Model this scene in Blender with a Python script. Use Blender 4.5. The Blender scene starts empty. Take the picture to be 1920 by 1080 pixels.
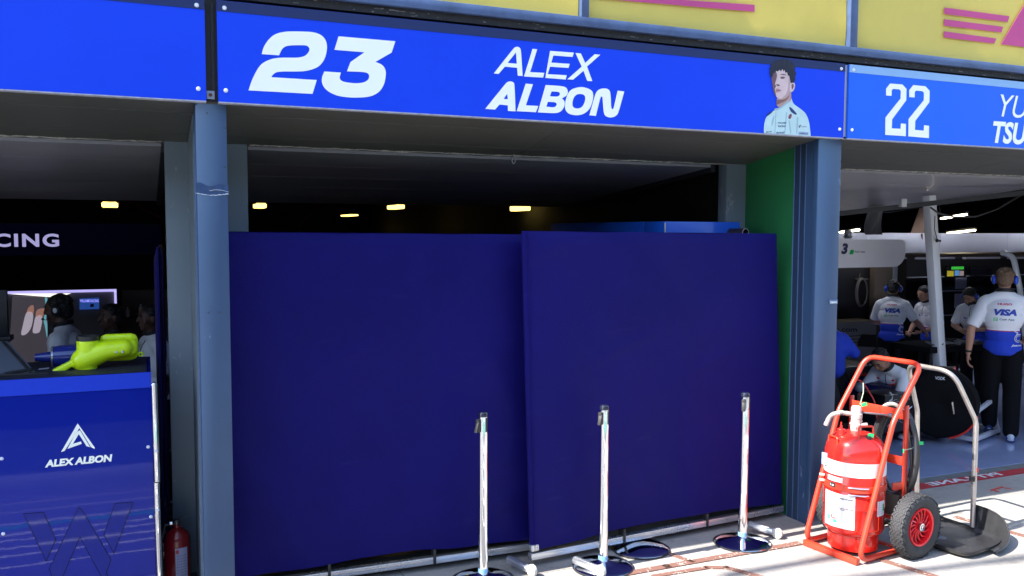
import bpy, bmesh, math, random
from mathutils import Vector, Matrix, noise
from mathutils.geometry import tessellate_polygon
from mathutils.bvhtree import BVHTree
random.seed(7)
R = math.radians
scn = bpy.context.scene
COL = scn.collection

# ------------------------------------------------------------------ camera
F, YAW, PITCH, ROLL = 1620.0, 0.40246, 0.06478, 0.0024
CAM = Vector((-0.24331, -4.49016, 2.0))
fw = Vector((math.sin(YAW)*math.cos(PITCH), math.cos(YAW)*math.cos(PITCH), -math.sin(PITCH)))
r0 = Vector((math.cos(YAW), -math.sin(YAW), 0)); u0 = r0.cross(fw)
rt = r0*math.cos(ROLL) + u0*math.sin(ROLL); up = u0*math.cos(ROLL) - r0*math.sin(ROLL)
cd = bpy.data.cameras.new('camera'); cam = bpy.data.objects.new('camera', cd); COL.objects.link(cam)
cd.sensor_width = 36; cd.lens = 36*F/1920; cd.clip_end = 900; cd.clip_start = .05
cam.matrix_world = Matrix(((rt.x, up.x, -fw.x, CAM.x), (rt.y, up.y, -fw.y, CAM.y), (rt.z, up.z, -fw.z, CAM.z), (0, 0, 0, 1)))
scn.camera = cam
def at(px, py, X=None, Y=None, Z=None):
    d = fw + rt*((px-960)/F) - up*((py-540)/F)
    if X is not None: t = (X-CAM.x)/d.x
    elif Y is not None: t = (Y-CAM.y)/d.y
    else: t = (Z-CAM.z)/d.z
    return CAM + d*t
# ------------------------------------------------------------------ light
SUN_AZ, SUN_EL = R(1.6), R(48)        # light travels towards +X and slightly into the garages
w = bpy.data.worlds.new('World'); scn.world = w; w.use_nodes = True
nt = w.node_tree; bg = nt.nodes['Background']; sk = nt.nodes.new('ShaderNodeTexSky')
sk.sky_type = 'NISHITA'; sk.sun_disc = False; sk.sun_elevation = SUN_EL
sk.sun_rotation = R(270) - SUN_AZ; sk.altitude = 20
nt.links.new(sk.outputs[0], bg.inputs[0]); bg.inputs[1].default_value = .15
sd = bpy.data.lights.new('sun', 'SUN'); so = bpy.data.objects.new('sun', sd); COL.objects.link(so)
sd.energy = 4.6; sd.angle = R(.53); sd.color = (1, .955, .89)
ldir = Vector((math.cos(SUN_AZ)*math.cos(SUN_EL), math.sin(SUN_AZ)*math.cos(SUN_EL), -math.sin(SUN_EL)))
so.rotation_euler = ldir.to_track_quat('-Z', 'Y').to_euler(); so.location = (-8, -3, 9)
scn.view_settings.view_transform = 'Standard'; scn.view_settings.look = 'None'
scn.view_settings.gamma = 1; scn.view_settings.exposure = 1.85
scn.render.engine = 'CYCLES'
scn.cycles.max_bounces = 8; scn.cycles.diffuse_bounces = 4; scn.cycles.sample_clamp_indirect = 6
scn.cycles.caustics_reflective = False; scn.cycles.caustics_refractive = False

# ------------------------------------------------------------------ materials
MT = {}
def mat(name, col, rough=.5, metal=0., var=.0, vs=4., bump=0., bs=40., coat=0., emit=None, es=1., spec=None, sheen=0., stretch=None):
    if name in MT: return MT[name]
    m = bpy.data.materials.new(name); m.use_nodes = True; n = m.node_tree; b = n.nodes['Principled BSDF']
    c = (*col, 1)
    b.inputs['Base Color'].default_value = c
    b.inputs['Roughness'].default_value = rough; b.inputs['Metallic'].default_value = metal
    b.inputs['Coat Weight'].default_value = coat; b.inputs['Coat Roughness'].default_value = .04
    b.inputs['Sheen Weight'].default_value = sheen
    if spec is not None: b.inputs['Specular IOR Level'].default_value = spec
    if emit: b.inputs['Emission Color'].default_value = (*emit, 1); b.inputs['Emission Strength'].default_value = es
    tc = None
    if var or bump:
        tc = n.nodes.new('ShaderNodeTexCoord'); mp = n.nodes.new('ShaderNodeMapping'); n.links.new(tc.outputs['Object'], mp.inputs[0])
        if stretch: mp.inputs['Scale'].default_value = stretch
    if var:
        t = n.nodes.new('ShaderNodeTexNoise'); t.inputs['Scale'].default_value = vs; t.inputs['Detail'].default_value = 6
        t.inputs['Roughness'].default_value = .65
        n.links.new(mp.outputs[0], t.inputs['Vector'])
        mr = n.nodes.new('ShaderNodeMapRange'); mr.inputs['From Min'].default_value = .3; mr.inputs['From Max'].default_value = .7
        mr.inputs['To Min'].default_value = 1-var; mr.inputs['To Max'].default_value = 1+var
        n.links.new(t.outputs['Fac'], mr.inputs['Value'])
        mx = n.nodes.new('ShaderNodeVectorMath'); mx.operation = 'SCALE'; mx.inputs[0].default_value = col
        n.links.new(mr.outputs[0], mx.inputs['Scale']); n.links.new(mx.outputs[0], b.inputs['Base Color'])
        rr = n.nodes.new('ShaderNodeMapRange'); rr.inputs['To Min'].default_value = max(0, rough-.1); rr.inputs['To Max'].default_value = min(1, rough+.1)
        n.links.new(t.outputs['Fac'], rr.inputs['Value']); n.links.new(rr.outputs[0], b.inputs['Roughness'])
    if bump:
        t2 = n.nodes.new('ShaderNodeTexNoise'); t2.inputs['Scale'].default_value = bs; t2.inputs['Detail'].default_value = 4
        n.links.new(mp.outputs[0], t2.inputs['Vector'])
        bp = n.nodes.new('ShaderNodeBump'); bp.inputs['Strength'].default_value = bump; bp.inputs['Distance'].default_value = .01
        n.links.new(t2.outputs['Fac'], bp.inputs['Height']); n.links.new(bp.outputs[0], b.inputs['Normal'])
    MT[name] = m; return m

def concrete_mat():
    m = bpy.data.materials.new('pit_concrete'); m.use_nodes = True; n = m.node_tree; b = n.nodes['Principled BSDF']; L = n.links.new
    tc = n.nodes.new('ShaderNodeTexCoord')
    def noi(s, d=6, r=.6):
        t = n.nodes.new('ShaderNodeTexNoise'); t.inputs['Scale'].default_value = s; t.inputs['Detail'].default_value = d; t.inputs['Roughness'].default_value = r
        L(tc.outputs['Object'], t.inputs['Vector']); return t.outputs['Fac']
    def ramp(f, a, c0, c1, b_=None):
        r = n.nodes.new('ShaderNodeValToRGB'); r.color_ramp.elements[0].position = a; r.color_ramp.elements[1].position = b_
        r.color_ramp.elements[0].color = (*c0, 1); r.color_ramp.elements[1].color = (*c1, 1); L(f, r.inputs[0]); return r.outputs[0]
    def mixc(f, a, c, mode='MIX'):
        x = n.nodes.new('ShaderNodeMix'); x.data_type = 'RGBA'; x.blend_type = mode
        if isinstance(f, float): x.inputs[0].default_value = f
        else: L(f, x.inputs[0])
        for v, i in ((a, 6), (c, 7)):
            if isinstance(v, tuple): x.inputs[i].default_value = (*v, 1)
            else: L(v, x.inputs[i])
        return x.outputs[2]
    c = ramp(noi(1.3), .3, (.255, .24, .222), (.385, .366, .338), .7)
    c = mixc(.5, c, ramp(noi(22, 8, .75), .35, (.62, .60, .58), (1, 1, 1), .62), 'MULTIPLY')
    c = mixc(1., c, ramp(noi(4.3, 9, .7), .58, (1, 1, 1), (.55, .52, .49), .70), 'MULTIPLY')
    c = mixc(1., c, ramp(noi(120, 2, .5), .62, (1, 1, 1), (.62, .6, .58), .75), 'MULTIPLY')
    # slab joints
    sx = n.nodes.new('ShaderNodeSeparateXYZ'); L(tc.outputs['Object'], sx.inputs[0])
    wob = noi(9, 3)
    def line(comp, pos, half):
        a = n.nodes.new('ShaderNodeMath'); a.operation = 'MULTIPLY_ADD'; L(wob, a.inputs[0]); a.inputs[1].default_value = .018; L(comp, a.inputs[2])
        s = n.nodes.new('ShaderNodeMath'); s.operation = 'SUBTRACT'; L(a.outputs[0], s.inputs[0]); s.inputs[1].default_value = pos+.009
        ab = n.nodes.new('ShaderNodeMath'); ab.operation = 'ABSOLUTE'; L(s.outputs[0], ab.inputs[0])
        l = n.nodes.new('ShaderNodeMath'); l.operation = 'LESS_THAN'; L(ab.outputs[0], l.inputs[0]); l.inputs[1].default_value = half
        return l.outputs[0]
    for comp, pos in ((sx.outputs[1], .0), (sx.outputs[1], -2.6), (sx.outputs[0], 1.1), (sx.outputs[0], 7.7), (sx.outputs[0], -3.)):
        c = mixc(line(comp, pos, .004), c, (.12, .11, .10))
    L(c, b.inputs['Base Color']); b.inputs['Roughness'].default_value = .85
    bp = n.nodes.new('ShaderNodeBump'); bp.inputs['Strength'].default_value = .35; bp.inputs['Distance'].default_value = .004
    L(noi(70, 6), bp.inputs['Height']); L(bp.outputs[0], b.inputs['Normal'])
    return m

def worn_mat(name, col, thr=.5, sc=26, rough=.7):
    """paint or tape that has flaked: holes show the concrete colour"""
    m = bpy.data.materials.new(name); m.use_nodes = True; n = m.node_tree; b = n.nodes['Principled BSDF']; L = n.links.new
    tc = n.nodes.new('ShaderNodeTexCoord'); t = n.nodes.new('ShaderNodeTexNoise'); t.inputs['Scale'].default_value = sc; t.inputs['Detail'].default_value = 7
    L(tc.outputs['Object'], t.inputs['Vector'])
    r = n.nodes.new('ShaderNodeValToRGB'); r.color_ramp.elements[0].position = thr; r.color_ramp.elements[1].position = thr+.06
    r.color_ramp.elements[0].color = (*col, 1); r.color_ramp.elements[1].color = (.45, .42, .38, 1)
    L(t.outputs['Fac'], r.inputs[0]); L(r.outputs[0], b.inputs['Base Color']); b.inputs['Roughness'].default_value = rough
    MT[name] = m; return m

def scuffed(name, col, chip, rough):
    m = mat(name, col, rough, var=.12, vs=1.6, bump=.06, bs=6, stretch=(1, 1, .5)); n = m.node_tree; b = n.nodes['Principled BSDF']; L = n.links.new
    src = b.inputs['Base Color'].links[0].from_socket
    tc = n.nodes.new('ShaderNodeTexCoord'); mp = n.nodes.new('ShaderNodeMapping'); mp.inputs['Scale'].default_value = (1, 1, .35); L(tc.outputs['Object'], mp.inputs[0])
    t = n.nodes.new('ShaderNodeTexNoise'); t.inputs['Scale'].default_value = 42; t.inputs['Detail'].default_value = 5; L(mp.outputs[0], t.inputs['Vector'])
    t2 = n.nodes.new('ShaderNodeTexNoise'); t2.inputs['Scale'].default_value = 2.3; L(tc.outputs['Object'], t2.inputs['Vector'])
    mu = n.nodes.new('ShaderNodeMath'); mu.operation = 'MULTIPLY'; L(t.outputs['Fac'], mu.inputs[0]); L(t2.outputs['Fac'], mu.inputs[1])
    r = n.nodes.new('ShaderNodeMapRange'); r.inputs['From Min'].default_value = .40; r.inputs['From Max'].default_value = .44; L(mu.outputs[0], r.inputs['Value'])
    x = n.nodes.new('ShaderNodeMix'); x.data_type = 'RGBA'; L(r.outputs[0], x.inputs[0]); L(src, x.inputs[6]); x.inputs[7].default_value = (*chip, 1); L(x.outputs[2], b.inputs['Base Color'])
    return m

# ------------------------------------------------------------------ mesh helpers
class MB:
    def __init__(s): s.bm = bmesh.new(); s.mi = 0
    def _face(s, vs, smooth=False):
        try:
            f = s.bm.faces.new(vs); f.smooth = smooth; f.material_index = s.mi; return f
        except ValueError: return None
    def box(s, x0, x1, y0, y1, z0, z1, bev=0):
        t = bmesh.new()
        bmesh.ops.create_cube(t, size=1, matrix=Matrix.Translation(((x0+x1)/2, (y0+y1)/2, (z0+z1)/2)) @ Matrix.Diagonal((abs(x1-x0), abs(y1-y0), abs(z1-z0), 1)))
        if bev: bmesh.ops.bevel(t, geom=t.edges[:], offset=bev, segments=2, affect='EDGES', profile=.5)
        s.merge(t); return s
    def obox(s, c, ax, ay, az, dims, bev=0):
        t = bmesh.new()
        m = Matrix((ax, ay, az)).transposed().to_4x4(); m.translation = Vector(c)
        bmesh.ops.create_cube(t, size=1, matrix=Matrix.Diagonal((*dims, 1)))
        if bev: bmesh.ops.bevel(t, geom=t.edges[:], offset=bev, segments=2, affect='EDGES', profile=.5)
        bmesh.ops.transform(t, matrix=m, verts=t.verts); s.merge(t); return s
    def bar(s, p0, p1, w, h, bev=0, upv=(0, 0, 1)):
        p0, p1 = Vector(p0), Vector(p1); a = (p1-p0).normalized(); b = Vector(upv).cross(a)
        if b.length < 1e-4: b = Vector((0, 1, 0)).cross(a)
        b.normalize(); c = a.cross(b)
        return s.obox((p0+p1)/2, a, b, c, ((p1-p0).length, w, h), bev)
    def merge(s, t, m=None):
        me = bpy.data.meshes.new('t')
        for f in t.faces: f.material_index = s.mi
        t.to_mesh(me); t.free()
        if m: me.transform(m)
        s.bm.from_mesh(me); bpy.data.meshes.remove(me)
    def tube(s, pts, r, n=12, cap=True, closed=False, rs=None):
        pts = [Vector(p) for p in pts]; N = len(pts); rings = []
        pv = None
        for i, p in enumerate(pts):
            if closed: d = pts[(i+1) % N]-pts[i-1]
            else: d = pts[min(i+1, N-1)]-pts[max(i-1, 0)]
            d.normalize()
            if pv is None:
                pv = d.orthogonal().normalized()
            pv = (pv - d*pv.dot(d)).normalized(); q = d.cross(pv)
            rr = rs[i] if rs else r
            rings.append([s.bm.verts.new(p+(pv*math.cos(a)+q*math.sin(a))*rr) for a in [2*math.pi*k/n for k in range(n)]])
        M = N if closed else N-1
        for i in range(M):
            A, B = rings[i], rings[(i+1) % N]
            for k in range(n): s._face((A[k], A[(k+1) % n], B[(k+1) % n], B[k]), True)
        if cap and not closed:
            s._face(rings[0][::-1]); s._face(rings[-1])
        return s
    def cyl(s, p0, p1, r, r1=None, n=24):
        return s.tube([p0, p1], r, n, rs=[r, r if r1 is None else r1])
    def lathe(s, prof, c=(0, 0, 0), axis='Z', n=40, smooth=True, closed=False, cap=True):
        c = Vector(c); rings = []
        for (r, h) in prof:
            ring = []
            for k in range(n):
                a = 2*math.pi*k/n; x, y = r*math.cos(a), r*math.sin(a)
                v = {'Z': (x, y, h), 'Y': (x, h, -y), 'X': (h, x, y)}[axis]
                ring.append(s.bm.verts.new(c+Vector(v)))
            rings.append(ring)
        rr = list(zip(rings, rings[1:])) + ([(rings[-1], rings[0])] if closed else [])
        for A, B in rr:
            for k in range(n): s._face((A[k], A[(k+1) % n], B[(k+1) % n], B[k]), smooth)
        if not closed and cap:
            if prof[0][0] > 1e-5: s._face(rings[0][::-1])
            if prof[-1][0] > 1e-5: s._face(rings[-1])
        return s
    def sphere(s, c, r, sc=(1, 1, 1), rot=None, seg=20):
        t = bmesh.new(); bmesh.ops.create_uvsphere(t, u_segments=seg, v_segments=seg//2+2, radius=r)
        for f in t.faces: f.smooth = True
        m = Matrix.Translation(c) @ (rot.to_4x4() if rot else Matrix()) @ Matrix.Diagonal((*sc, 1))
        s.merge(t, m); return s
    def plate(s, loops, fn, th):
        """loops: outer + holes of 2D points, fn(u, v, d) -> 3D, th thickness"""
        flat = []
        for l in loops: flat += l
        tris = tessellate_polygon([[Vector((p[0], p[1], 0)) for p in l] for l in loops])
        A = [s.bm.verts.new(fn(p[0], p[1], 0)) for p in flat]; B = [s.bm.verts.new(fn(p[0], p[1], th)) for p in flat]
        for a, b, c in tris:
            s._face((A[a], A[b], A[c])); s._face((B[c], B[b], B[a]))
        o = 0
        for l in loops:
            k = len(l)
            for i in range(k):
                j = (i+1) % k; s._face((A[o+i], A[o+j], B[o+j], B[o+i]))
            o += k
        return s
    def grid(s, fn, nu, nv, smooth=True):
        V = [[s.bm.verts.new(fn(i/nu, j/nv)) for j in range(nv+1)] for i in range(nu+1)]
        for i in range(nu):
            for j in range(nv): s._face((V[i][j], V[i+1][j], V[i+1][j+1], V[i][j+1]), smooth)
        return s
    def build(s, name, ms, parent=None, ang=38, world=True, fixn=True):
        if fixn: bmesh.ops.recalc_face_normals(s.bm, faces=s.bm.faces)
        me = bpy.data.meshes.new(name); s.bm.to_mesh(me); s.bm.free()
        for m in (ms if isinstance(ms, (list, tuple)) else [ms]): me.materials.append(m)
        me.polygons.foreach_set('use_smooth', [True]*len(me.polygons)); me.set_sharp_from_angle(angle=R(ang))
        o = bpy.data.objects.new(name, me); COL.objects.link(o)
        if parent:
            o.parent = parent
            if world:
                root = parent; off = Vector()
                while root: off += root.location; root = root.parent
                me.transform(Matrix.Translation(-off))
        return o

def smooth_loop(pts, n=5):
    """points (x,y) are smooth, (x,y,1) are corners"""
    out = []; N = len(pts)
    for i in range(N):
        p0, p1, p2, p3 = pts[i-1], pts[i], pts[(i+1) % N], pts[(i+2) % N]
        c1 = len(p1) > 2; c2 = len(p2) > 2
        if c1 and c2: out.append((p1[0], p1[1])); continue
        a = Vector(p1[:2]); b = Vector(p2[:2])
        m1 = (b-a)*.9 if c1 else (b-Vector(p0[:2]))*.5
        m2 = (b-a)*.9 if c2 else (Vector(p3[:2])-a)*.5
        L = (b-a).length
        for m in (m1, m2):
            if m.length > L*1.2: m *= L*1.2/m.length
        for k in range(n):
            t = k/n; h = a*(2*t**3-3*t*t+1)+m1*(t**3-2*t*t+t)+b*(-2*t**3+3*t*t)+m2*(t**3-t*t); out.append((h.x, h.y))
    return out
def C(*pts): return [(x, y, 1) for x, y in pts]

def text_tris(txt, size=1., shear=0., bold=0., spacing=1.):
    cu = bpy.data.curves.new('t', 'FONT'); cu.body = txt; cu.size = size; cu.shear = shear; cu.offset = bold; cu.space_character = spacing
    cu.resolution_u = 4
    o = bpy.data.objects.new('t', cu); COL.objects.link(o)
    dg = bpy.context.evaluated_depsgraph_get(); me = bpy.data.meshes.new_from_object(o.evaluated_get(dg))
    vs = [(v.co.x, v.co.y) for v in me.vertices]; fs = [tuple(p.vertices) for p in me.polygons]
    bpy.data.objects.remove(o); bpy.data.curves.remove(cu); bpy.data.meshes.remove(me)
    return vs, fs
def text_fit(mb, txt, fn, u0, u1, v0, v1, shear=0., bold=0., spacing=1.):
    """lay text so that its bounding box fills u0..u1, v0..v1 of the map fn(u,v)"""
    vs, fs = text_tris(txt, 1., shear, bold, spacing)
    xs = [v[0] for v in vs]; ys = [v[1] for v in vs]; a, b, c, d = min(xs), max(xs), min(ys), max(ys)
    V = [mb.bm.verts.new(fn(u0+(x-a)/(b-a)*(u1-u0), v0+(y-c)/(d-c)*(v1-v0))) for x, y in vs]
    for f in fs: mb._face([V[i] for i in f])

# ------------------------------------------------------------------ tagging
def tag(o, label=None, cat=None, group=None, kind=None):
    if label: o['label'] = label
    if cat: o['category'] = cat
    if group: o['group'] = group
    if kind: o['kind'] = kind
    return o
def thing(name, loc=(0, 0, 0), label=None, cat=None, group=None, rz=0):
    o = bpy.data.objects.new(name, None); COL.objects.link(o); o.location = loc; o.rotation_euler = (0, 0, rz); o.empty_display_size = .1
    return tag(o, label, cat, group)
def copy_tree(o, parent=None):
    c = o.copy(); COL.objects.link(c); c.parent = parent
    for ch in [x for x in list(scn.objects) if x.parent == o]: copy_tree(ch, c)
    return c

# ================================================================== SETTING
H1, H2 = 2.628, 3.112
m_conc = concrete_mat()
MB().box(-60, 70, -30, .36, -.3, 0).build('ground', m_conc)['kind'] = 'structure'
m_asph = mat('asphalt', (.11, .11, .115), .85, var=.25, vs=14, bump=.5, bs=180)
o = MB().box(-200, 250, -200, -30, -.3, -.004).build('pit_straight', m_asph); o['kind'] = 'structure'
o = MB().box(-60, 70, -11, -3.2, -.05, .004).build('pit_lane', m_asph); o['kind'] = 'structure'
o = MB().box(-60, 1.8, -3.2, -.22, -.05, .004).build('asphalt_apron', m_asph); o['kind'] = 'structure'
o = MB()
for y, h in ((-.95, .02), (-1.42, .03), (-1.85, .035), (-2.4, .04), (-2.95, .05)): o.box(-9, 1.7, y-h, y+h, -.02, .008)
for y in (-4.2, -7.): o.box(-60, 70, y-.06, y+.06, -.02, .008)
o = o.build('lane_line', worn_mat('white_paint', (.78, .78, .76), .62)); o['kind'] = 'structure'
o = MB().box(-60, 70, -3.9, -3.55, -.02, .008).build('lane_line', mat('green_paint', (.04, .30, .22), .6, var=.2)); o['kind'] = 'structure'
o = MB().box(-60, 70, .36, .60, -.3, -.004).build('door_threshold', mat('threshold', (.16, .17, .17), .8, var=.25, vs=9)); o['kind'] = 'structure'
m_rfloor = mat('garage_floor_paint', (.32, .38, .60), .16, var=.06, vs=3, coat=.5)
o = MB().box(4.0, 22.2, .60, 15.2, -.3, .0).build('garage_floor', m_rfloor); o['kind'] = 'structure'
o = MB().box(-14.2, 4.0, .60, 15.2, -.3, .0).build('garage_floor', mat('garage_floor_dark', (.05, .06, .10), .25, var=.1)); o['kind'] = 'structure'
# red PIT LANE strip, read from inside the garage
red = MB().box(4.5, 12, .37, .475, -.02, .004).build('pit_lane_strip', mat('red_strip', (.42, .02, .03), .6, var=.2, vs=12)); red['kind'] = 'structure'
mb = MB()
p0 = at(1866, 886, Z=.006); p1 = at(1742, 909, Z=.006)
text_fit(mb, 'PIT LANE', lambda u, v: Vector((p0.x+(p1.x-p0.x)*u, .462-.08*v, .0065)), 0, 1, 1, 0, bold=.03)
# reading direction: letters upright for someone inside looking out
o = mb.build('strip_lettering', mat('strip_white', (.7, .7, .72), .6), fixn=False); o['kind'] = 'structure'
# worn red-brown tape lines on the slab
tape = worn_mat('red_tape', (.165, .080, .060), .60, 60)
def tape_line(pts, wd):
    mb = MB()
    for a, b in zip(pts, pts[1:]):
        a = at(*a, Z=.004); b = at(*b, Z=.004); mb.bar(a-(b-a).normalized()*wd*.4+Vector((0, 0, -.006)), b+(b-a).normalized()*wd*.4+Vector((0, 0, -.006)), wd, .0184 if 0 else .018)
    o = mb.build('tape_line', tape); o['kind'] = 'structure'
tape_line([(1150, 1080), (1250, 1062), (1495, 1019)], .055)
tape_line([(1228, 1080), (1326, 1064), (1362, 1064), (1440, 1085)], .04)
tape_line([(1250, 1036), (1300, 1054)], .035)
tape_line([(1650, 1049), (1765, 1084)], .045)
tape_line([(1795, 970), (1925, 1006)], .045)
mb = MB()
mb.bar(at(1858, 921, Z=-.004), at(1880, 914, Z=-.004), .02, .016); mb.bar(at(1862, 919, Z=-.0045), at(1872, 924, Z=-.0045), .02, .016); mb.bar(at(1884, 916, Z=-.004), at(1896, 918, Z=-.004), .02, .016)
o = mb.build('paint_mark', mat('red_mark', (.5, .05, .04), .6)); o['kind'] = 'structure'
# unseen cables added high above the lane to cast soft shadow streaks
for nm, q0, q1, hh in (('left', (1440, 1066), (1600, 1038), 8.0), ('right', (1640, 1079), (1880, 1050), 9.0)):
    a_, b_ = at(*q0, Z=0), at(*q1, Z=0); t_ = hh/math.sin(SUN_EL); a_ -= ldir*t_; b_ -= ldir*t_; d_ = (b_-a_).normalized()
    o = thing('shadow_cable', (a_+b_)/2, 'unseen cable added over the pit lane apron to cast a shadow streak, the %s of two' % ('lower' if nm == 'left' else 'higher'), 'cable', 'overhead cables')
    MB().tube([a_-d_*.3, (a_+b_)/2-Vector((0, 0, .03)), b_+d_*2.5], .045, 8).build('cable', mat('cable_black', (.02, .02, .02), .6), o)
# pit wall across the lane
pw = thing('pit_wall', (0, -12, 0), 'long white pit wall on the far side of the pit lane', 'wall')
MB().box(-40, 50, -12.2, -12, 0, 1.1, .01).build('wall', mat('pit_wall_white', (.6, .6, .6), .7, var=.1), pw)
gs = thing('grandstand', (0, -26, 0), 'dark grandstand facing the garages from beyond the pit wall', 'grandstand')
mb = MB()
for k in range(9): mb.box(-70, 80, -26-k*1.1, -24.9-k*1.1, 0, 1.6+k*.62)
mb.build('tiers', mat('stand_seats', (.28, .30, .34), .7, var=.4, vs=2), gs)
MB().box(-70, 80, -36, -35.6, 0, 11).build('back_wall', mat('stand_wall', (.08, .09, .1), .7), gs)
MB().box(-70, 80, -36, -25, 11, 11.3).build('roof', mat('stand_roof', (.3, .3, .3), .6), gs)
mb = MB()
for i in range(46): mb.box(-40+i*2, -39.95+i*2, -12.12, -12.07, 1.1, 2.6)
for z in (1.6, 2.1, 2.6): mb.box(-40, 50, -12.11, -12.08, z, z+.03)
mb.build('fence', mat('galv', (.4, .42, .44), .4, .8), pw)

# ================================================================== GARAGE BUILDING
m_post = scuffed('post_blue', (.034, .072, .150), (.14, .20, .31), .42)
m_dpost = mat('channel_blue', (.022, .042, .085), .4, var=.08)
m_col = scuffed('column_grey', (.16, .205, .245), (.28, .30, .33), .45)
m_soff = mat('soffit_grey', (.074, .074, .067), .5, var=.12, vs=1.1, bump=.1, bs=3)
m_green = mat('green_wall', (.013, .155, .048), .6, var=.12, vs=2)
m_dark = mat('dark_interior', (.022, .022, .026), .7, var=.3, vs=2)
m_black = mat('black_gap', (.012, .012, .014), .7, var=.3, vs=20, bump=.6, bs=40)
m_rail = mat('rail_blue', (.065, .105, .215), .4, var=.25, vs=7)
gb = thing('garage_building', (0, 0, 0), 'long pit garage building with blue posts and open door bays', 'building')
def post(x0, x1):
    mb = MB(); mb.box(x0, x1, .03, .075, 0, 3.08, .003)
    mb.box(x0+.012, x1-.012, .075, .16, 0, 3.05)
    return mb.build('post', m_post, gb)
post(0, .146); post(3.886, 4.085); post(-3.95, -3.8); post(8.0, 8.2)
def channel(xc, dx):   # web between the post and the inner column
    h = .09 if xc > 3 else .066
    mb = MB(); mb.box(xc-h, xc+h, .161, .26, 0, 2.62); mb.build('channel', m_dpost, gb)
    for y in (.150, .205, .2625): MB().box(xc-h-.004, xc-h+.0, y-.003, y+.003, 0, 2.60, .001).build('channel_bright_edge', mat('edge_highlight_blue', (.10, .17, .33), .3), gb)  # lighter strips paint the highlights on the glossy channel edges
channel(3.985, 0); channel(.073, 0); channel(-3.87, 0); channel(8.1, 0)
MB().box(3.905, 4.06, .262, .80, 0, 2.6).build('side_wall', m_green, gb)
MB().box(0.0, .145, .262, .80, 0, 2.6).build('side_wall', m_col, gb)
for x0, x1 in ((-.125, .325), (3.73, 4.27), (-4.1, -3.6), (7.8, 8.4)):
    MB().box(x0, x1, .80, .90, 0, 2.56, .004).build('column', m_col, gb)
# tape and scratches round the left post
mb = MB(); 
def tb_fn(u, v):
    return Vector((-.003+.152*u, .0285-.001*math.sin(u*9+v*3), 2.186-.010*math.sin(u*3)+v*(.050+.006*math.sin(u*11))))
mb.grid(tb_fn, 24, 6)
mb.build('tape_band', mat('tape_slate', (.028, .060, .145), .35, var=.25, vs=30, bump=.4, bs=40), gb, fixn=False)
mb = MB()
mb.tube([Vector((-.004+.154*t, .026, 2.186-.010*math.sin(t*3)+.003*random.random())) for t in [i/24 for i in range(25)]], .002, 5, rs=[.0008+.0022*random.random() for i in range(25)])
mb.tube([Vector((.06+.09*t, .026, 2.197+.006*math.sin(t*4)+.003*random.random())) for t in [i/12 for i in range(13)]], .001, 5)
mb.build('torn_tape', mat('clear_tape', (.55, .62, .72), .3), gb)
mb = MB()
for px, py in ((391, 586), (412, 586), (1576, 303), (1577, 316), (1575, 351), (421, 240), (421, 313), (388, 212)):
    p = at(px, py, Y=.03); MB().sphere((p.x, .029, p.z), .004, seg=8).build('bolt', mat('bolt_dark', (.05, .05, .05), .5), gb)
# soffit between sign and inner lintel, sloping down inwards
def soffit(x0, x1):
    mb = MB()
    def sl(y0, y1, zz0, zz1):
        vs = [(x0, y0, zz0), (x1, y0, zz0), (x1, y1, zz1), (x0, y1, zz1)]
        A = [mb.bm.verts.new(v) for v in vs]; B = [mb.bm.verts.new((v[0], v[1], v[2]+.03)) for v in vs]
        mb._face(A); mb._face(B[::-1])
        for i in range(4): mb._face((A[i], A[(i+1) % 4], B[(i+1) % 4], B[i]))
    sl(.02, .215, H1-.005, H1-.030); sl(.224, .62, H1-.032, 2.534); sl(.627, .80, 2.533, 2.505)
    return mb.build('soffit', m_soff, gb)
soffit(-3.9, -.005); soffit(-.003, 2.036); soffit(2.039, 4.0); soffit(4.003, 6.1); soffit(6.104, 8.1)
mb = MB().box(-14, 22, .801, .86, 2.50, 4.6); mb.box(-14, 22, .06, .80, 3.3, 4.6); mb.build('beam', mat('beam_dark', (.10, .10, .10), .6, var=.2), gb)
# ragged sealant line where the soffit meets the lintel
mb = MB(); 
for (x0, x1) in ((-3.6, -.14), (.34, 3.72), (4.28, 7.8)):
    n = int((x1-x0)*30)
    mb.tube([Vector((x0+(x1-x0)*i/n, .796+.004*random.random(), 2.499+.006*random.random())) for i in range(n+1)], .004, 5,
            rs=[.002+.005*random.random()**2 for i in range(n+1)])
mb.build('sealant', mat('sealant', (.45, .43, .38), .7, var=.5, vs=60), gb)
# shell
mb = MB()
mb.box(-14, 22, .86, 15, 3.3, 3.5); mb.box(-14, 22, 15, 15.2, 0, 3.5); mb.box(-14.2, -14, 0, 15, 0, 4.6); mb.box(22, 22.2, 0, 15, 0, 4.6)
mb.box(-14, -3.95, .8, .9, 0, 2.5); mb.box(8.4, 22, .8, .9, 0, 2.5)
mb.build('shell_wall', m_dark, gb)
MB().box(4.0, 4.08, .90, 15, 0, 3.3).build('partition_wall', mat('partition_black', (.006, .006, .007), .8, var=.3, vs=2), gb)
mb = MB()
for y in (3.6, 5.6, 7.6, 9.6, 11.6): mb.box(-13.9, 21.9, y, y+.08, 2.95, 3.1)
for x in (-9, -6, -3, 0, 3, 6, 9, 12, 15): mb.box(x, x+.06, .9, 14.9, 3.12, 3.2)
mb.build('roof_truss', mat('truss_black', (.015, .014, .014), .6), gb)
for a, b in ((at(305, 410, Y=6), at(240, 375, Y=6)), (at(560, 425, Y=6), at(600, 380, Y=6)), (at(990, 380, Y=6), at(1035, 425, Y=6)), (at(1030, 420, Y=5), at(1060, 380, Y=5))): MB().tube([a, b], .02, 8).build('red_pipe', mat('red_pipe', (.10, .008, .005), .4), gb)

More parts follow.
